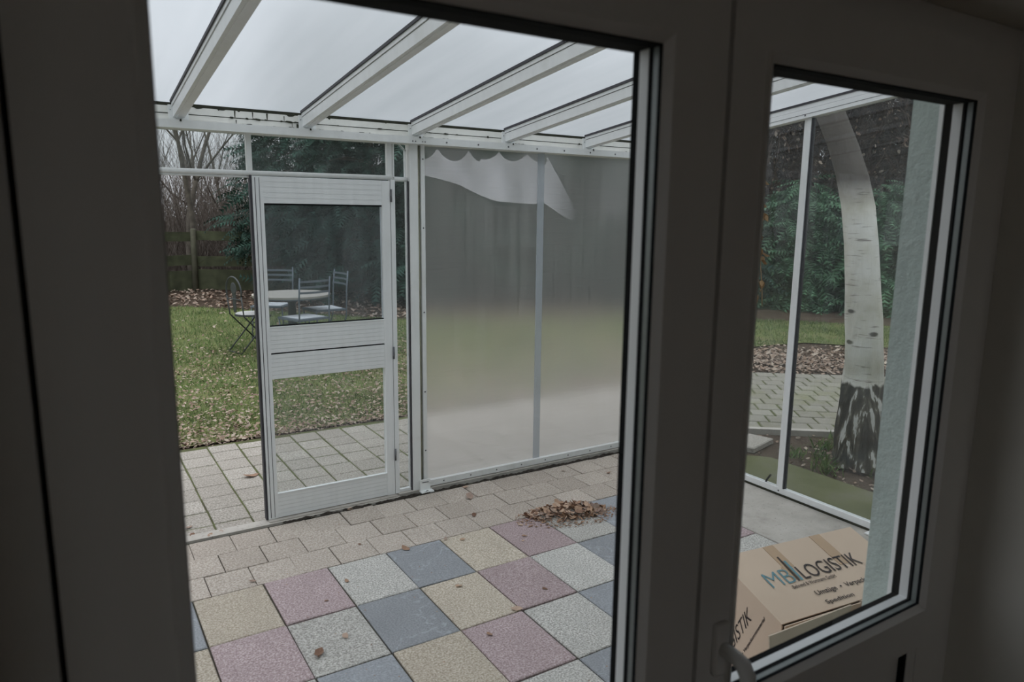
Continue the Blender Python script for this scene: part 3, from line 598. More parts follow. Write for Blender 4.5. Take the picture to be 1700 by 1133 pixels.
# ------------------------------------------------------------------ cardboard moving box lying on its side, mouth towards the house
NL = Vector((1.579,-1.808,.340)); NR = Vector((2.324,-1.850,.306)); FL = Vector((1.601,-1.506,.444)); FR = Vector((2.346,-1.548,.409))
EX = (NR-NL).normalized(); EY = (FL-NL).normalized(); EZ = EX.cross(EY).normalized(); EY = EZ.cross(EX)
fl_ = lambda v: Vector((v.x, v.y, .004))
bx = empty('cardboard_box', (1.58,-1.81,0)); OFF = Vector((-1.58,1.81,0))
tag(bx, 'brown cardboard moving box with dark and turquoise print lying on its side', 'box')
def shell(name, q, nrm, th, mat, parent=bx):
    q = [Vector(p)+OFF for p in q]; n = Vector(nrm).normalized()*th
    return MB().prism([tuple(p-n) for p in q], [tuple(p) for p in q]).build(name, mat, parent)
TOPS = shell('printed_side', [NL, NR, FR, FL], EZ, .006, M_CARD)
LN = (fl_(NL)-NL).cross(FL-NL).normalized(); LN = LN if LN.x < 0 else -LN
ENDS = shell('end_side', [NL+Vector((0,0,-.006)), FL+Vector((0,0,-.006)), fl_(FL), fl_(NL)], LN, .006, M_CARD)
shell('end_side', [NR+Vector((0,0,-.006)), FR+Vector((0,0,-.006)), fl_(FR), fl_(NR)], -LN, .006, M_CARD)
shell('closed_bottom', [FL+Vector((0,0,-.006)), FR+Vector((0,0,-.006)), fl_(FR), fl_(FL)], (0,1,0), .006, M_CARD)
shell('resting_side', [fl_(NL), fl_(NR), fl_(FR), fl_(FL)], (0,0,1), .003, M_CARD)
# flaps closing the mouth, all slightly ajar
def flap(name, a, b, c, d, th=.005, mat=M_CARDIN):
    q = [Vector(p) for p in (a,b,c,d)]; n = (q[1]-q[0]).cross(q[3]-q[0]).normalized()
    return shell(name, q, n, th, mat)
flap('flap', (1.583,-1.815,.336), (2.318,-1.857,.302), (2.318,-1.850,.10), (1.590,-1.822,.10), .004, M_CARD)
flap('flap', (1.455,-1.850,.362), (1.875,-1.862,.352), (1.875,-1.835,.012), (1.520,-1.835,.012))
flap('flap', (1.815,-1.872,.325), (2.315,-1.880,.300), (2.315,-1.862,.015), (1.850,-1.866,.012))
flap('flap', (1.975,-1.836,.325), (2.318,-1.856,.300), (2.318,-1.850,.03), (1.975,-1.842,.03))
def tape(u0, u1, v0, v1, k=1):
    P = lambda u, v: NL+EX*u+EY*v+EZ*.0012*k+OFF
    m = MB().prism([tuple(P(u0,v0)-EZ*.001),tuple(P(u1,v0)-EZ*.001),tuple(P(u1,v1)-EZ*.001),tuple(P(u0,v1)-EZ*.001)], [tuple(P(u0,v0)),tuple(P(u1,v0)),tuple(P(u1,v1)),tuple(P(u0,v1))])
    m.build('packing_tape', M_TAPE, bx)
tape(.225, .280, .205, .319); tape(.215,.262,.150,.212,.6); tape(.488, .548, .158, .319)
def text(s, size, frame, org, mat, name='printed_lettering', sx=1.0, parent=bx, bold=0, shear=0.0):
    cu = bpy.data.curves.new(name, 'FONT'); cu.body = s; cu.size = size; cu.offset = bold; cu.shear = shear; cu.resolution_u = 3
    tmp = bpy.data.objects.new('tmp', cu); me = bpy.data.meshes.new_from_object(tmp); bpy.data.objects.remove(tmp); bpy.data.curves.remove(cu)
    ex, ey, ez = frame; me.materials.clear(); me.materials.append(mat)
    o = Vector(org)
    for v_ in me.vertices: v_.co = o+ex*(v_.co.x*sx)+ey*v_.co.y
    me.name = name
    return link(bpy.data.objects.new(name, me), parent)
FT = (EX, EY, EZ); k15 = 1.15
def T(u, v): return NL+EX*(u*k15)+EY*(v*k15)+EZ*.0026+OFF
def wid(me):  return max(v.co.dot(EX) for v in me.vertices)-min(v.co.dot(EX) for v in me.vertices)
def fit(s, u0, u1, v, cap, mat, bold=0, name='printed_lettering'):
    o = text(s, 1.0, (Vector((1,0,0)),Vector((0,1,0)),0), (0,0,0), mat, name, 1, bx, 0); xs_ = [q.co.x for q in o.data.vertices]; a, b = min(xs_), max(xs_)
    k = (u1-u0)*k15/(b-a); s_ = cap*k15/.73; org = T(u0, v)
    if bold:
        me2 = o.data; bpy.data.objects.remove(o); o = text(s, 1.0, (Vector((1,0,0)),Vector((0,1,0)),0), (0,0,0), mat, name, 1, bx, bold)
    for q in o.data.vertices: q.co = org+EX*((q.co.x-a)*k)+EY*(q.co.y*s_)
    return o
fit('LOGISTIK', .236, .522, .120, .057, M_INK, .0)
fit('MB', .086, .200, .119, .063, M_TEAL, -.012)
fit('Behrend & Wortmann GmbH', .158, .358, .098, .014, M_INK, .008)
fit('Umzüge  •  Verpackung', .218, .500, .055, .018, M_INK, .012)
fit('Spedition', .222, .350, .018, .015, M_INK, .012)
def bar(u0, v0, u1, v1, wd, mat):
    a, b = T(u0, v0), T(u1, v1); s_ = EX*wd*k15/2
    MB().add([tuple(a-s_),tuple(a+s_),tuple(b+s_),tuple(b-s_)], [(0,1,2,3)]).build('logo_bar', mat, bx)
bar(.206,.120,.213,.226,.0075,M_INK); bar(.2195,.120,.2235,.205,.0105,M_TEAL)
for u in (.088,.121,.140): bar(u,.1185,u+.018,.1185,.004,M_TEAL)
# print on the end side, running upwards (basis measured on that face)
HX = Vector((FL.x-NL.x, FL.y-NL.y, 0)).normalized(); VZ = Vector((0,0,1))
def fit_end(s, hz0, hz1, upv, mat, bold=0):
    o = text(s, 1.0, (Vector((1,0,0)),Vector((0,1,0)),0), (0,0,0), mat, 'printed_lettering', 1, bx, bold)
    xs_ = [q.co.x for q in o.data.vertices]; a, b = min(xs_), max(xs_)
    A = NL+HX*hz0[0]; A.z = hz0[1]; B = NL+HX*hz1[0]; B.z = hz1[1]; U = HX*upv[0]+VZ*upv[1]
    for q in o.data.vertices: q.co = A+(B-A)*((q.co.x-a)/(b-a))+U*(q.co.y/.73)+LN*.0015+OFF
fit_end('LOGISTIK', (.245,.045), (.128,.288), (.022,.046), M_INK)
fit_end('Umzüge • Verpackungsmaterial', (.190,.060), (.070,.318), (.006,.011), M_INK, .02)
fit_end('Spedition', (.150,.035), (.115,.110), (.006,.011), M_INK, .02)

# ------------------------------------------------------------------ garden furniture
tb = empty('garden_table', (2.03,5.80,-.05))
tag(tb, 'round garden table with pale mosaic stone top on a dark pedestal', 'table')
MB().lathe([(.0,.712),(.466,.714),(.470,.738),(.455,.742),(.0,.742)], (0,0,0), 40).build('table_top', M_STONE, tb, False)
MB().lathe([(.44,.700),(.460,.700),(.462,.712),(.44,.712)], (0,0,0), 40).build('rim', M_IRON, tb)
MB().lathe([(.26,0),(.26,.02),(.06,.05),(.045,.12),(.055,.35),(.045,.62),(.12,.705)], (0,0,0), 20).build('pedestal', M_IROND, tb, True)
def ladder_chair(label, loc, rz):
    """seat centre at the origin; the backrest stands at -y"""
    c = empty('garden_chair', loc, rz); tag(c, label, 'chair', 'ladder-back iron chairs at the garden table')
    S = .205
    f = MB(); 
    for a in (-1,1): f.box(a*S-.012,a*S+.012,-S,S,.445,.465)
    f.box(-S,S,-S-.012,-S+.012,.445,.465).box(-S,S,S-.012,S+.012,.445,.465); f.build('seat_frame', M_IRON, c)
    MB().box(-S+.03,S-.03,-S+.03,S-.03,.452,.474).build('seat', M_WSTONE, c); 
    fr_ = MB(); ring(fr_, -S+.03, S-.03, -S+.03, S-.03, .447, .468, .03)
    fr_.v = [(x, z, y) for x, y, z in fr_.v]; fr_.f = [tuple(reversed(q)) for q in fr_.f]; fr_.build('seat_rim', M_IRON, c)
    for a in (-1,1):
        MB().tube([(a*S,-S+.03,.25),(a*S,-S-.005,.36),(a*S,-S-.012,.46),(a*S,-S-.02,.70),(a*S,-S-.045,.95)], .0095, 8).build('back_post', M_IRON, c, True)
        MB().tube([(a*S,-S+.03,.25),(a*S,-S+.10,.13),(a*S,-S+.02,.0)], .0095, 8).build('leg', M_IRON, c, True)
        MB().tube([(a*S,S-.01,.455),(a*S,S-.03,.25),(a*S,S+.01,0)], .0095, 8).build('leg', M_IRON, c, True)
        MB().tube([(a*S,-S+.03,.25),(a*S,0,.21),(a*S,S-.03,.25)], .007, 6).build('side_brace', M_IRON, c, True)
    for z in (.905,.84,.775):
        m = MB(); n = 8; vs = []
        for k in range(n+1):
            x = -S+2*S*k/n; y = -S-.03-.035*math.sin(PI*k/n)+(.905-z)*.12
            vs += [(x,y,z-.012),(x,y,z+.012),(x,y-.005,z+.012),(x,y-.005,z-.012)]
        m.add(vs, [(4*k+i,4*k+(i+1)%4,4*k+4+(i+1)%4,4*k+4+i) for k in range(n) for i in range(4)]+[(3,2,1,0),(4*n,4*n+1,4*n+2,4*n+3)]); m.build('back_slat', M_IRON, c)
    return c
c1 = ladder_chair('blue-grey ladder-back iron chair with its back to the conservatory, before the table', (2.02,5.27,.0), .32)
dup(c1, (2.48,5.95,.0), PI/2+.10, 'blue-grey ladder-back iron chair seen edge-on at the conifer side of the table')
dup(c1, (1.99,6.62,.0), PI-.62, 'ladder-back iron chair behind the table, half hidden by the door stile')
# folding bistro chair with round back and round seat
fc = empty('folding_chair', (1.58,5.98,-.02), math.radians(-75)); tag(fc, 'dark folding bistro chair with a round back and white round seat', 'chair')
MB().lathe([(.0,.452),(.185,.452),(.19,.462),(.185,.478),(.0,.478)], (0,0,0), 28).build('seat', M_WSTONE, fc)
MB().lathe([(.186,.448),(.198,.450),(.198,.470),(.19,.472)], (0,0,0), 28).build('seat_rim', M_IROND, fc)
hoop = [(.19*math.cos(a), -.20-.05*(.78+.14*math.sin(a)-.5), .76+.17*math.sin(a)) for a in np.linspace(-.35, PI+.35, 22)]
MB().tube(hoop, .010, 8).build('back_hoop', M_IROND, fc, True)
for a in (-1,1):
    MB().tube([(a*.185,-.215,.70),(a*.178,-.19,.46),(a*.178,.24,0)], .009, 8).build('leg', M_IROND, fc, True)
    MB().tube([(a*.160,.17,.45),(a*.160,-.24,0)], .009, 8).build('leg', M_IROND, fc, True)
MB().tube([(-.178,.235,.01),(.178,.235,.01)], .007, 6).build('stretcher', M_IROND, fc, True); MB().tube([(-.16,-.235,.01),(.16,-.235,.01)], .007, 6).build('stretcher', M_IROND, fc, True)
MB().tube([(-.185,-.212,.66),(.185,-.212,.66)], .008, 6).build('back_rail', M_IROND, fc, True)
MB().lathe([(.0,0),(.045,0),(.075,.004),(.06,.008),(.0,.008)], (0,0,0), 16).build('back_medallion', M_IROND, fc).matrix_local = Matrix.Translation((0,-.212,.79)) @ Matrix.Rotation(PI/2, 4, 'X')
bp = MB().prism([(-.032,-.212,.50),(.032,-.212,.50),(.045,-.214,.74),(-.045,-.214,.74)], [(-.032,-.206,.50),(.032,-.206,.50),(.045,-.208,.74),(-.045,-.208,.74)]).build('back_splat', M_IROND, fc)

# ------------------------------------------------------------------ fence
FP = [(-5.2,12.0),(-2.9,12.6),(-.4,13.25),(2.09,13.79),(4.3,12.35),(6.5,10.9),(8.7,9.5),(10.8,8.2)]
fn = empty('garden_fence', (2.09,13.79,0)); tag(fn, 'weathered plank fence with three wide boards under the trees', 'fence')
for i, (x, y) in enumerate(FP):
    m = MB(); m.lathe([(.062,-.05),(.060,1.29),(.045,1.315),(.0,1.32)], (0,0,0), 12); o = m.build('fence_post', M_WOODP, fn, True); o.location = (x-2.09, y-13.79, 0); o.rotation_euler = (random.uniform(-.02,.02), random.uniform(-.03,.03), 0)
for (xa, ya), (xb, yb) in zip(FP[:-1], FP[1:]):
    d = Vector((xb-xa, yb-ya)); L_ = d.length; a = math.atan2(d.y, d.x)
    for z0, z1 in ((0.0,.44),(.50,.72),(1.07,1.27)):
        dz = random.uniform(-.04,.04)
        o = MB().prism([(0,-.012,z0),(L_,-.012,z0+dz),(L_,.012,z0+dz),(0,.012,z0)], [(0,-.012,z1),(L_,-.012,z1+dz),(L_,.012,z1+dz),(0,.012,z1)]).build('fence_board', M_WOOD, fn)
        o.location = (xa-2.09-.075*math.sin(a), ya-13.79+.075*math.cos(a), 0); o.rotation_euler = (0,0,a)

# ------------------------------------------------------------------ vegetation helpers (numpy)
def frond(pairs=7, wid=.34):
    V = []; F = []; ax = lambda s: (s, 0, -.30*s*s)
    for k in range(pairs):
        s = .10+.78*k/(pairs-1); L = wid*(1-s*.75); p = ax(s); q = ax(min(1, s+.09))
        for sg in (-1,1):
            b = len(V); tip = (s+L*.75, sg*L, -.30*(s+.6*L)**2-.05); V += [p, q, tip]; F.append((b,b+1,b+2) if sg > 0 else (b,b+2,b+1))
    b = len(V); V += [(.0,.012,0),(.0,-.012,0),(1.08,0,-.33)]; F.append((b,b+1,b+2)); return np.array(V, float), np.array(F, int)
FV, FF = frond()
def scatter(V, F, pos, yaw_, pitch_, roll_, sc_):
    n = len(pos); cy_, sy_ = np.cos(yaw_), np.sin(yaw_); cp, sp_ = np.cos(pitch_), np.sin(pitch_); c_r, s_r = np.cos(roll_), np.sin(roll_)
    Rz = np.zeros((n,3,3)); Rz[:,0,0]=cy_; Rz[:,0,1]=-sy_; Rz[:,1,0]=sy_; Rz[:,1,1]=cy_; Rz[:,2,2]=1
    Ry = np.zeros((n,3,3)); Ry[:,0,0]=cp; Ry[:,0,2]=-sp_; Ry[:,2,0]=sp_; Ry[:,2,2]=cp; Ry[:,1,1]=1
    Rx = np.zeros((n,3,3)); Rx[:,0,0]=1; Rx[:,1,1]=c_r; Rx[:,1,2]=-s_r; Rx[:,2,1]=s_r; Rx[:,2,2]=c_r
    R_ = Rz @ Ry @ Rx
    sc_ = np.asarray(sc_); sc_ = sc_[:,None,None] if sc_.ndim == 1 else sc_[:,None,:]
    W = np.einsum('nij,nkj->nki', R_, V[None]*sc_) + pos[:,None,:]
    Fn = (F[None]+(np.arange(n)*len(V))[:,None,None]).reshape(-1, F.shape[1])
    return W.reshape(-1,3), Fn
def conifer(name, x, y, H, Rb, n, mat, label, group, size=.48, z0=.25, seed=0):
    g = np.random.default_rng(seed+5)
    c = empty(name, (x,y,-.02)); tag(c, label, 'conifer', group)
    MB().tube([(0,0,0),(.03,.02,H*.5),(0,0,H*.95)], [.11,.07,.015], 8).build('trunk', M_BARK, c, True)
    hh = z0+(H-z0)*(1-np.sqrt(g.random(n)))**.85; fr_ = g.random(n)
    rmax = Rb*(1-((hh-z0)/(H-z0)))**.75; rr = rmax*(.30+.70*np.sqrt(fr_)); az = g.random(n)*2*PI
    rr *= 1+.18*np.sin(az*5+hh*3.1)+.10*np.sin(hh*9+az*2)
    pos = np.stack([rr*np.cos(az), rr*np.sin(az), hh+.10*np.sin(az*4)], 1)
    W_, Fn = scatter(FV, FF, pos, az+g.normal(0,.45,n), g.normal(-.12,.30,n), g.normal(0,.5,n), size*g.uniform(.6,1.25,n))
    npobj('foliage', W_, Fn, mat, c)
    # boughs
    m = MB()
    for k in range(26):
        a = random.random()*2*PI; h_ = z0+random.random()*H*.7; r_ = Rb*(1-h_/H)**.75*.8
        m.tube([(0,0,h_),(r_*.5*math.cos(a),r_*.5*math.sin(a),h_+.06),(r_*math.cos(a),r_*math.sin(a),h_-.05)], [.025,.016,.006], 4, False)
    m.build('boughs', M_BARK, c)['kind'] = 'stuff'
    return c
def sticks(P, D, L, R, g, bend=.25, seg=4, n=3):
    N = len(P); u = np.linspace(0,1,seg+1); B = g.normal(0,1,(N,3))*bend
    C_ = P[:,None,:]+D[:,None,:]*(L[:,None]*u)[:,:,None]+B[:,None,:]*((u**2)[None]*L[:,None])[:,:,None]
    rad = R[:,None]*(1-.8*u[None]); a = np.arange(n)*2*PI/n
    V = C_[:,:,None,:]+np.stack([np.cos(a), np.sin(a), 0*a],1)[None,None]*rad[:,:,None,None]
    base = (np.arange(N)*(seg+1)*n)[:,None,None]; s_ = np.arange(seg)[None,:,None]*n; j = np.arange(n)[None,None,:]; j2 = (j+1)%n
    F = np.stack(np.broadcast_arrays(base+s_+j, base+s_+j2, base+s_+n+j2, base+s_+n+j), -1).reshape(-1,4)
    return V.reshape(-1,3), F
def bare_tree(label, x, y, H, trunks, rad, group, seed, levels=4, lean=.10):
    rr_ = random.Random(seed); t_ = empty('bare_tree', (x,y,-.02)); tag(t_, label, 'tree', group)
    br = MB()
    def grow(p, d, L, r, lv, mb):
        pts = [p]; q = p; dd = d.normalized(); k = 5
        for i in range(k):
            dd = (dd+Vector((rr_.gauss(0,.10), rr_.gauss(0,.10), rr_.gauss(.03,.06)))).normalized(); q = q+dd*(L/k); pts.append(q)
        mb.tube(pts, [r*(1-.65*i/k) for i in range(k+1)], 7 if lv == 0 else (5 if lv == 1 else 3), False)
        if lv >= levels: return
        for j in range(5 if lv < 2 else 4):
            i = rr_.randint(2, k); a = rr_.random()*2*PI; s = Vector((math.cos(a), math.sin(a), rr_.uniform(.1,.9))).normalized()
            grow(pts[i], (dd*.6+s*.9).normalized(), L*rr_.uniform(.42,.66), r*(1-.65*i/k)*.55, lv+1, br)
    for k in range(trunks):
        m = MB(); a = k*2.4+seed; grow(Vector((.12*k*math.cos(a),.12*k*math.sin(a),0)), Vector((lean*math.cos(a)*(k+.5), lean*math.sin(a)*(k+.5), 1)), H*.62, rad, 0, m); m.build('trunk', M_BARK, t_, True)
    br.build('branches', M_BARK, t_)
    return t_

# conifers
CG = 'dark conifers behind the garden furniture'
cspec = [(4.30,12.60,7.0,1.60,'dark drooping conifer beside the bare tree, its edge showing past the door'),(5.05,10.95,7.4,1.75,'dark conifer rising behind the garden table'),(6.35,9.9,7.0,1.8,'dark conifer behind the garden door glass'),
         (7.9,9.2,6.6,1.8,'dark conifer behind the fogged sheet, next to the door post'),(9.5,8.3,6.2,1.8,'dark conifer behind the joint of the fogged sheet'),(10.6,7.6,3.6,1.5,'dark conifer behind the end of the fogged sheet')]
for i, (x, y, H, Rb, lab) in enumerate(cspec): conifer('conifer', x, y, H, Rb, 3000 if i < 3 else 2200, M_CONIF, lab, CG, .50, .15 if i else .75, i)
HG = 'green hedge conifers beyond the side wall'
for i, (x, y, H, lab) in enumerate([(12.3,6.1,2.5,'green hedge conifer beside the hanging dry vine'),(13.0,4.95,2.35,'green hedge conifer behind the side wall mullion'),(13.7,3.75,2.5,'green hedge conifer behind the birch trunk'),(14.3,2.5,2.3,'green hedge conifer next to the stucco jamb')]):
    conifer('hedge_conifer', x, y, H, 1.2, 2300, M_CONIFB, lab, HG, .55, .05, 20+i)
BG_ = 'brown half-dead conifers far beyond the side wall'
for i, (x, y, H) in enumerate([(15.6,8.0,6.5),(16.4,5.6,6.8),(17.2,3.2,6.5),(17.8,.9,6.2)]):
    conifer('brown_conifer', x, y, H, 2.0, 2600, M_TWIGR, ('brown half-dead conifer beyond the hedge above the dry vine','brown half-dead conifer beyond the hedge behind the mullion','brown half-dead conifer beyond the hedge behind the birch','brown half-dead conifer beyond the hedge at the stucco jamb')[i], BG_, .7, .2, 40+i)
# bare trees
TG = 'bare trees beyond the fence'
bare_tree('twin-trunked bare tree directly behind the fence post', 2.15, 14.55, 6.5, 2, .085, TG, 3, 5, .07)
for i, (x, y, H, r_, lab) in enumerate([(.9,16.0,6.5,.06,'slender bare tree seen next to the door frame'),(1.6,17.6,7.2,.06,'slender bare tree behind the twin-trunked one'),(3.4,16.6,6.5,.06,'slender bare tree showing through the conifer edge'),(-.6,16.8,7,.08,'bare tree at the open end of the fence'),(2.9,18.8,7.5,.07,'thin tall bare tree standing deep in the thicket')]):
    bare_tree(lab, x, y, H, 1, r_, TG, 11+i, 3)
# woods of bare sticks behind everything
g = np.random.default_rng(3)
def thicket(name, n, xr, yr, Lr, Rr, mat, label, off=0.0, tiltk=.28):
    P = np.stack([g.uniform(*xr,n), g.uniform(*yr,n), np.full(n,-.05)+g.uniform(0,1,n)**2*off], 1)
    D = np.stack([g.normal(0,tiltk,n), g.normal(0,tiltk,n), np.ones(n)], 1); D /= np.linalg.norm(D,axis=1)[:,None]
    V, F = sticks(P, D, g.uniform(*Lr,n), g.uniform(*Rr,n), g)
    return tag(npobj(name, V, F, mat), label, 'undergrowth', kind='stuff')
thicket('undergrowth', 13000, (-7,15), (15.2,24), (1.2,3.6), (.005,.013), M_TWIG, 'grey-brown thicket of bare stems beyond the fence', 1.2)
thicket('undergrowth', 3500, (-4,7), (14.2,18), (.8,2.2), (.003,.008), M_TWIG, 'low bare twigs right behind the fence', .3, .5)
n = 15000; P = np.stack([g.uniform(0,1,n), g.uniform(0,1,n), g.uniform(0,5.6,n)],1); A = np.array([12.0,9.0]); B = np.array([17.5,1.0]); Nn = np.array([.82,.56])
XY = A+(B-A)*P[:,:1]+Nn*(P[:,1:2]*3.5); P = np.c_[XY, P[:,2]]
D = np.stack([g.normal(0,.7,n), g.normal(0,.7,n), g.normal(.5,.6,n)],1); D /= np.linalg.norm(D,axis=1)[:,None]
V, F = sticks(P, D, g.uniform(.4,1.4,n), g.uniform(.006,.022,n), g, .35)
tag(npobj('undergrowth', V, F, M_TWIGR), 'brown tangle of dead branches above the green hedge', 'undergrowth', kind='stuff')
LV = np.array([(0,0,0),(.35,.3,.08),(.8,.22,.02),(1.1,0,.12),(.8,-.24,.05),(.35,-.3,.0)],float); LF = np.array([(0,1,2),(0,2,3),(0,3,4),(0,4,5)])
n = 7000; q = g.random((n,3)); XY = A+(B-A)*q[:,:1]+Nn*(q[:,1:2]*3.0+.2); P = np.c_[XY, q[:,2]*5.4]
V, F = scatter(LV, LF, P, g.random(n)*6.3, g.normal(-.6,.6,n), g.random(n)*6.3, g.uniform(.05,.13,n))
tag(npobj('dry_leaves', V, F, M_LITTER), 'withered brown leaves clinging to the tangle above the hedge', 'leaves', kind='stuff')

# ------------------------------------------------------------------ birch
bz = [(0,.205),(.10,.185),(.283,.165),(.40,.152),(.532,.139),(.62,.130),(.70,.126),(.865,.120),(1.0,.122),(1.197,.116),(1.53,.112),(1.779,.110),(1.986,.106),(2.193,.102),(2.40,.10),(2.69,.095),(3.3,.085),(4.2,.065),(5.4,.03)]
bx_ = {0:(4.285,-.415),.10:(4.29,-.40),.283:(4.303,-.369),.40:(4.31,-.355),.532:(4.327,-.332),.62:(4.34,-.322),.70:(4.352,-.313),.865:(4.366,-.288),1.0:(4.374,-.265),1.197:(4.386,-.232),1.53:(4.403,-.174),1.779:(4.406,-.124),1.986:(4.387,-.07),2.193:(4.351,-.004),2.40:(4.297,.072),2.69:(4.231,.173),3.3:(4.05,.35),4.2:(3.95,.5),5.4:(4.0,.6)}
birch = empty('birch_tree', (4.285,-.415,0)); tag(birch, 'white-barked birch with a black fissured foot beside the conservatory', 'tree')
m = MB(); n = 28; vs = []; rb = random.Random(5)
zz = sorted(set([z for z,_ in bz]+[.05,.16,.22,.34,.46,.58]))
rz_ = lambda z: float(np.interp(z, [a for a,_ in bz], [b for _,b in bz])); cx_ = lambda z: float(np.interp(z, list(bx_), [v[0] for v in bx_.values()])); cy_ = lambda z: float(np.interp(z, list(bx_), [v[1] for v in bx_.values()]))
for z in zz:
    for k in range(n):
        a = 2*PI*k/n; amp = .16*max(0,1-z/.62)+.015
        r_ = rz_(z)*(1+amp*(.6*math.sin(5*a+z*3)+.5*math.sin(9*a-z*7))+.012*math.sin(z*17+a*2)); 
        vs.append((cx_(z)-4.285+r_*math.cos(a), cy_(z)+.415+r_*math.sin(a), z-.01))
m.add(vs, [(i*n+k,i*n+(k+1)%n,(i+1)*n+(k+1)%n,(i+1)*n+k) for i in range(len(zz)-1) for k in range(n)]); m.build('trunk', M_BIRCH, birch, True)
for P_, r_ in (([(.0,.5,2.5),(-.3,.9,3.2),(-.5,1.3,4.2)], [.05,.035,.015]), ([(-.15,.7,3.0),(.3,.9,3.9),(.6,1.0,4.8)], [.04,.03,.01])):
    MB().tube(P_, r_, 10).build('bough', M_BIRCH, birch, True)

# ------------------------------------------------------------------ lawn grass, litter and bed plants
def inside(pts, poly):
    x, y = pts[:,0], pts[:,1]; res = np.zeros(len(pts), bool); j = len(poly)-1
    for i in range(len(poly)):
        xi, yi = poly[i]; xj, yj = poly[j]
        res ^= ((yi > y) != (yj > y)) & (x < (xj-xi)*(y-yi)/(yj-yi+1e-12)+xi); j = i
    return res
# tufts clump with a smooth pseudo-noise
def clump(p): return .5+.25*np.sin(p[:,0]*2.1+np.sin(p[:,1]*1.7)*1.5)*np.cos(p[:,1]*1.9+.4)+.25*np.sin(p[:,0]*6.3+1)*np.sin(p[:,1]*5.1+np.sin(p[:,0]*3))
n = 210000; p = np.stack([g.uniform(-1.2,10.8,n), 2.32+9.4*g.random(n)**1.5], 1)
k = inside(p, LAWN) & (g.random(n) < np.clip(clump(p)*1.25+.05,.08,1)*np.clip((p[:,1]-2.1)/.9+.1,.25,1)); p = p[k]; n = len(p)
BV = np.array([(-.09,0,0),(.09,0,0),(0,.35,1)],float); BF = np.array([(0,1,2)])
hgt = g.uniform(.018,.048,n)*(1+.3*(p[:,1] > 4))
V, F = scatter(BV, BF, np.c_[p, np.full(n,-.02)], g.random(n)*6.3, g.normal(0,.35,n), g.normal(0,.35,n), np.stack([hgt*.9+.012, hgt, hgt],1))
tag(npobj('grass', V, F, M_GRASS, lawn), kind='stuff')
def litter(name, n, samp, szr, mat, parent=None, z=.0, label=None):
    P = samp(n); n = len(P)
    V, F = scatter(LV, LF, np.c_[P, np.full(n, z)+g.uniform(0,.022,n)], g.random(n)*6.3, g.normal(0,.30,n), g.normal(0,.30,n), g.uniform(*szr,n))
    return tag(npobj(name, V, F, mat, parent), label, 'leaves' if label else None, kind='stuff')
def near_lawn(n):
    p = np.stack([g.uniform(-1.5,6.5,n), 2.25+5.2*g.random(n)**1.5],1); return p[g.random(n) < np.clip(1.25-(p[:,1]-2.3)*.22,.18,1)*np.clip(1.25-clump(p)*.7,.3,1)]
litter('fallen_leaves', 26000, near_lawn, (.016,.042), M_LITTER, None, .002, 'small pale dead leaves strewn over the lawn next to the path')
def soil_zone(n):
    p = np.stack([g.uniform(-1,11,n), g.uniform(6,14.5,n)],1); return p[~inside(p, LAWN) | (g.random(n) < .08)]
litter('fallen_leaves', 9000, soil_zone, (.04,.10), M_LITTER, None, -.02, 'brown leaf litter under the conifers and along the fence')
def pathside(n):
    a = g.uniform(-.3,5.5,n); b = g.normal(2.95,.45,n)
    p = np.stack([P0.x+PU.x*a+PV.x*b, P0.y+PU.y*a+PV.y*b],1); return p[(b > 2.22) & (b < 4.3)]
litter('fallen_leaves', 9500, pathside, (.03,.075), M_LITTER, None, -.012, 'thick drift of dead leaves beyond the side path')
def bed(n):
    p = np.stack([g.uniform(3.85,6.6,n), g.uniform(-2.3,.5,n)],1); return p[(((p[:,0]-P0.x)*PV.x+(p[:,1]-P0.y)*PV.y) < -.1)]
litter('fallen_leaves', 1500, bed, (.018,.045), M_LITTER, None, -.03, 'scattered dead leaves on the dark bed around the birch')
n = 500; a = g.uniform(-1.2,4.2,n); p = np.c_[a, 2.25+.06*g.random(n)]
litter('fallen_leaves', 1500, lambda n: np.c_[g.uniform(-1.2,4.4,n), 2.24+.10*g.random(n)], (.012,.03), M_LITTER, None, -.012, 'strip of brown leaf crumbs along the far path edge')
MV = MB()
PLG = 'green shoots in the birch bed'
for i, (x, y, s_, lab) in enumerate([(4.05,-.02,.11,'small green tuft in the bed near the kerb and the mullion'),(4.42,-.02,.13,'pale green tuft growing at the kerb near the birch'),(4.20,-.14,.10,'green tuft between pale leaves before the birch foot'),(3.98,-.34,.14,'grey-green clump at the edge of the mossy footing'),(4.22,-.62,.12,'fresh green clump at the house side of the birch foot'),(4.72,.02,.12,'yellow-green tuft behind the birch foot')]):
    n = 60; yw = g.random(n)*6.3
    V, F = scatter(np.array([(-.06,0,0),(.06,0,0),(.05,.3,.6),(-.05,.3,.6),(0,.8,.95)],float), np.array([(0,1,2),(0,2,3),(3,2,4)]), np.c_[g.normal(0,s_*.4,n), g.normal(0,s_*.4,n), np.zeros(n)], yw, g.normal(0,.3,n), g.normal(0,.3,n), g.uniform(.35,.8,n)*s_)
    o = npobj('small_plant', V, F, M_PLANT); o.location = (x,y,-.034); tag(o, lab, 'plant', PLG)
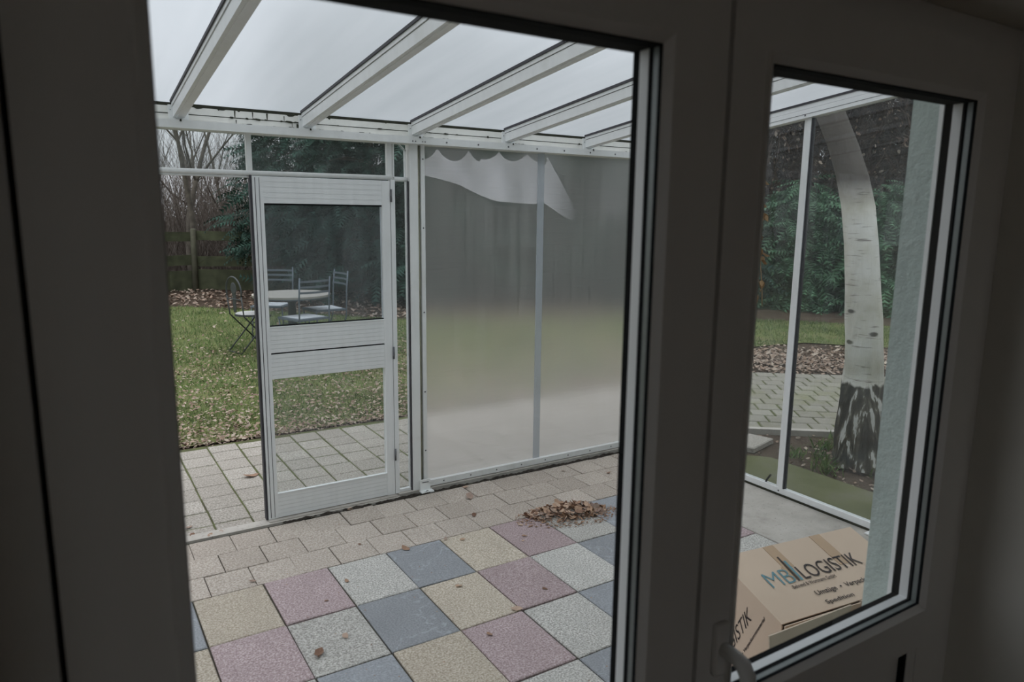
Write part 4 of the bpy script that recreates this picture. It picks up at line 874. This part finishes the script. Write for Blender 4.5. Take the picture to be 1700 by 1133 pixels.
# hanging dry vine near the conservatory corner
vn = empty('dry_vine', (3.225,-.25,2.05)); tag(vn, 'hanging strand of dry orange-brown curled leaves inside the conservatory corner', 'vine')
pts = [(0.0+.008*math.sin(z*9), .01*math.sin(z*5)-.05*z/.9, -z) for z in np.linspace(-.12,.90,16)]
MB().tube(pts, .0025, 5).build('stem', M_VINE, vn, True)
n = 34; zz_ = g.uniform(.0,.9,n); V, F = scatter(LV*np.array([1,1,2.2]), LF, np.c_[g.normal(0,.008,n), -.05*zz_/.9+g.normal(0,.008,n), -zz_], g.random(n)*6.3, g.normal(-1.1,.35,n), g.random(n)*6.3, g.uniform(.03,.06,n))
npobj('leaves', V, F, M_VINE, vn)['kind'] = 'stuff'

# ------------------------------------------------------------------ single leaves and the swept pile on the terrace
def leaf_mesh(seed):
    r = random.Random(seed); m = MB(); n = 9; out = []; cup = r.uniform(.15,.5)
    for k in range(n):
        a = 2*PI*k/n; rr_ = .5*(1+.22*r.uniform(-1,1)); x = rr_*math.cos(a); y = rr_*.62*math.sin(a); out.append((x, y, cup*(x*x+1.6*y*y)+r.uniform(-.03,.05)))
    m.add([(0,0,.02)]+out+[(.60,.02,.05)], [(0,1+k,1+(k+1)%n) for k in range(n)]+[(1,2,n+1)])
    return m
def lfm(seed, mat):
    me = leaf_mesh(seed).mesh('leaf', mat); return me
lm = [lfm(s, M_LEAF1) for s in range(6)]
SPOT = {'on the path pavers beyond the threshold':[(.556,1.434,.10)], 'on the threshold kerb near the french door stile':[(.10,.81,.045),(.10,.70,.04),(.18,.655,.035),(.24,.665,.035)],
 'against the bottom edge of the aluminium door':[(.925,.60,.045)], 'on the beige pavers before the door':[(.816,.15,.025),(.997,-.012,.05),(1.225,-.02,.03),(.26,.04,.03)],
 'on the beige pavers before the fogged sheet':[(1.609,.42,.075),(1.502,.175,.045),(1.66,.57,.04),(2.6,.32,.035),(2.36,.50,.03)],
 'on the pink slab next to the leaf pile':[(1.60,-.20,.03),(1.656,-.075,.03),(1.562,-.243,.02)], 'on the sand-coloured slab beside the pink one':[(1.058,-.484,.035),(1.30,-.07,.03)],
 'on the slabs in the middle of the terrace':[(1.184,-.786,.05),(1.383,-.709,.03),(.984,-.893,.035),(.634,-.18,.03)], 'on the grey slab at the threshold of the terrace door':[(.355,-.663,.06),(.48,-.601,.04),(.50,-.30,.02)],
 'on the blue slab between the leaf pile and the fogged sheet':[(2.539,.103,.05),(2.409,-.104,.035)]}
for where, L_ in SPOT.items():
    for x, y, s_ in L_:
        o = link(bpy.data.objects.new('fallen_leaf', random.choice(lm))); o.location = (x,y,.0025); o.scale = (s_,)*3; o.rotation_euler = (random.uniform(-.2,.2), random.uniform(-.2,.2), random.random()*6.3)
        tag(o, 'curled brown leaf lying '+where, 'leaf', 'single leaves '+where)
pile = empty('leaf_pile', (1.97,-.07,0)); tag(pile, 'small swept pile of curled brown leaves on the terrace slabs', 'leaf pile')
e1 = Vector((2.23-1.80, -.10-.01)).normalized(); e2 = Vector((-e1.y, e1.x))
for k in range(210):
    a = random.random()*2*PI; r_ = math.sqrt(random.random()); u, v = .235*r_*math.cos(a), .105*r_*math.sin(a)
    x, y = e1.x*u+e2.x*v, e1.y*u+e2.y*v; zt = .055*(1-r_*r_)
    o = link(bpy.data.objects.new('leaf', random.choice(lm)), pile); s_ = random.uniform(.025,.055); o.location = (x, y, .006+zt*random.random()); o.scale = (s_,)*3
    o.rotation_euler = (random.gauss(0,.42), random.gauss(0,.42), random.random()*6.3)
n = 900; a = g.random(n)*2*PI; r_ = g.random(n)**.6*1.25; u = .25*r_*np.cos(a); v_ = .125*r_*np.sin(a)-.03
V, F = scatter(LV, LF, np.c_[e1.x*u+e2.x*v_, e1.y*u+e2.y*v_, np.full(n,.003)+.02*np.clip(1-r_,0,1)], g.random(n)*6.3, g.normal(0,.2,n), g.normal(0,.2,n), g.uniform(.006,.018,n))
npobj('leaf_crumbs', V, F, M_LEAF, pile)['kind'] = 'stuff'
n = 500; P = np.c_[g.uniform(-.5,3.2,n), g.uniform(-2.2,.6,n), np.full(n,.0018)]
V, F = scatter(LV, LF, P, g.random(n)*6.3, g.normal(0,.08,n), g.normal(0,.08,n), g.uniform(.003,.009,n))
tag(npobj('leaf_crumbs', V, F, M_LEAF), 'tiny dry leaf crumbs sprinkled over the terrace slabs', 'crumbs', kind='stuff')
for a, b, c_ in ((.54,-1.06,.012),):
    pass
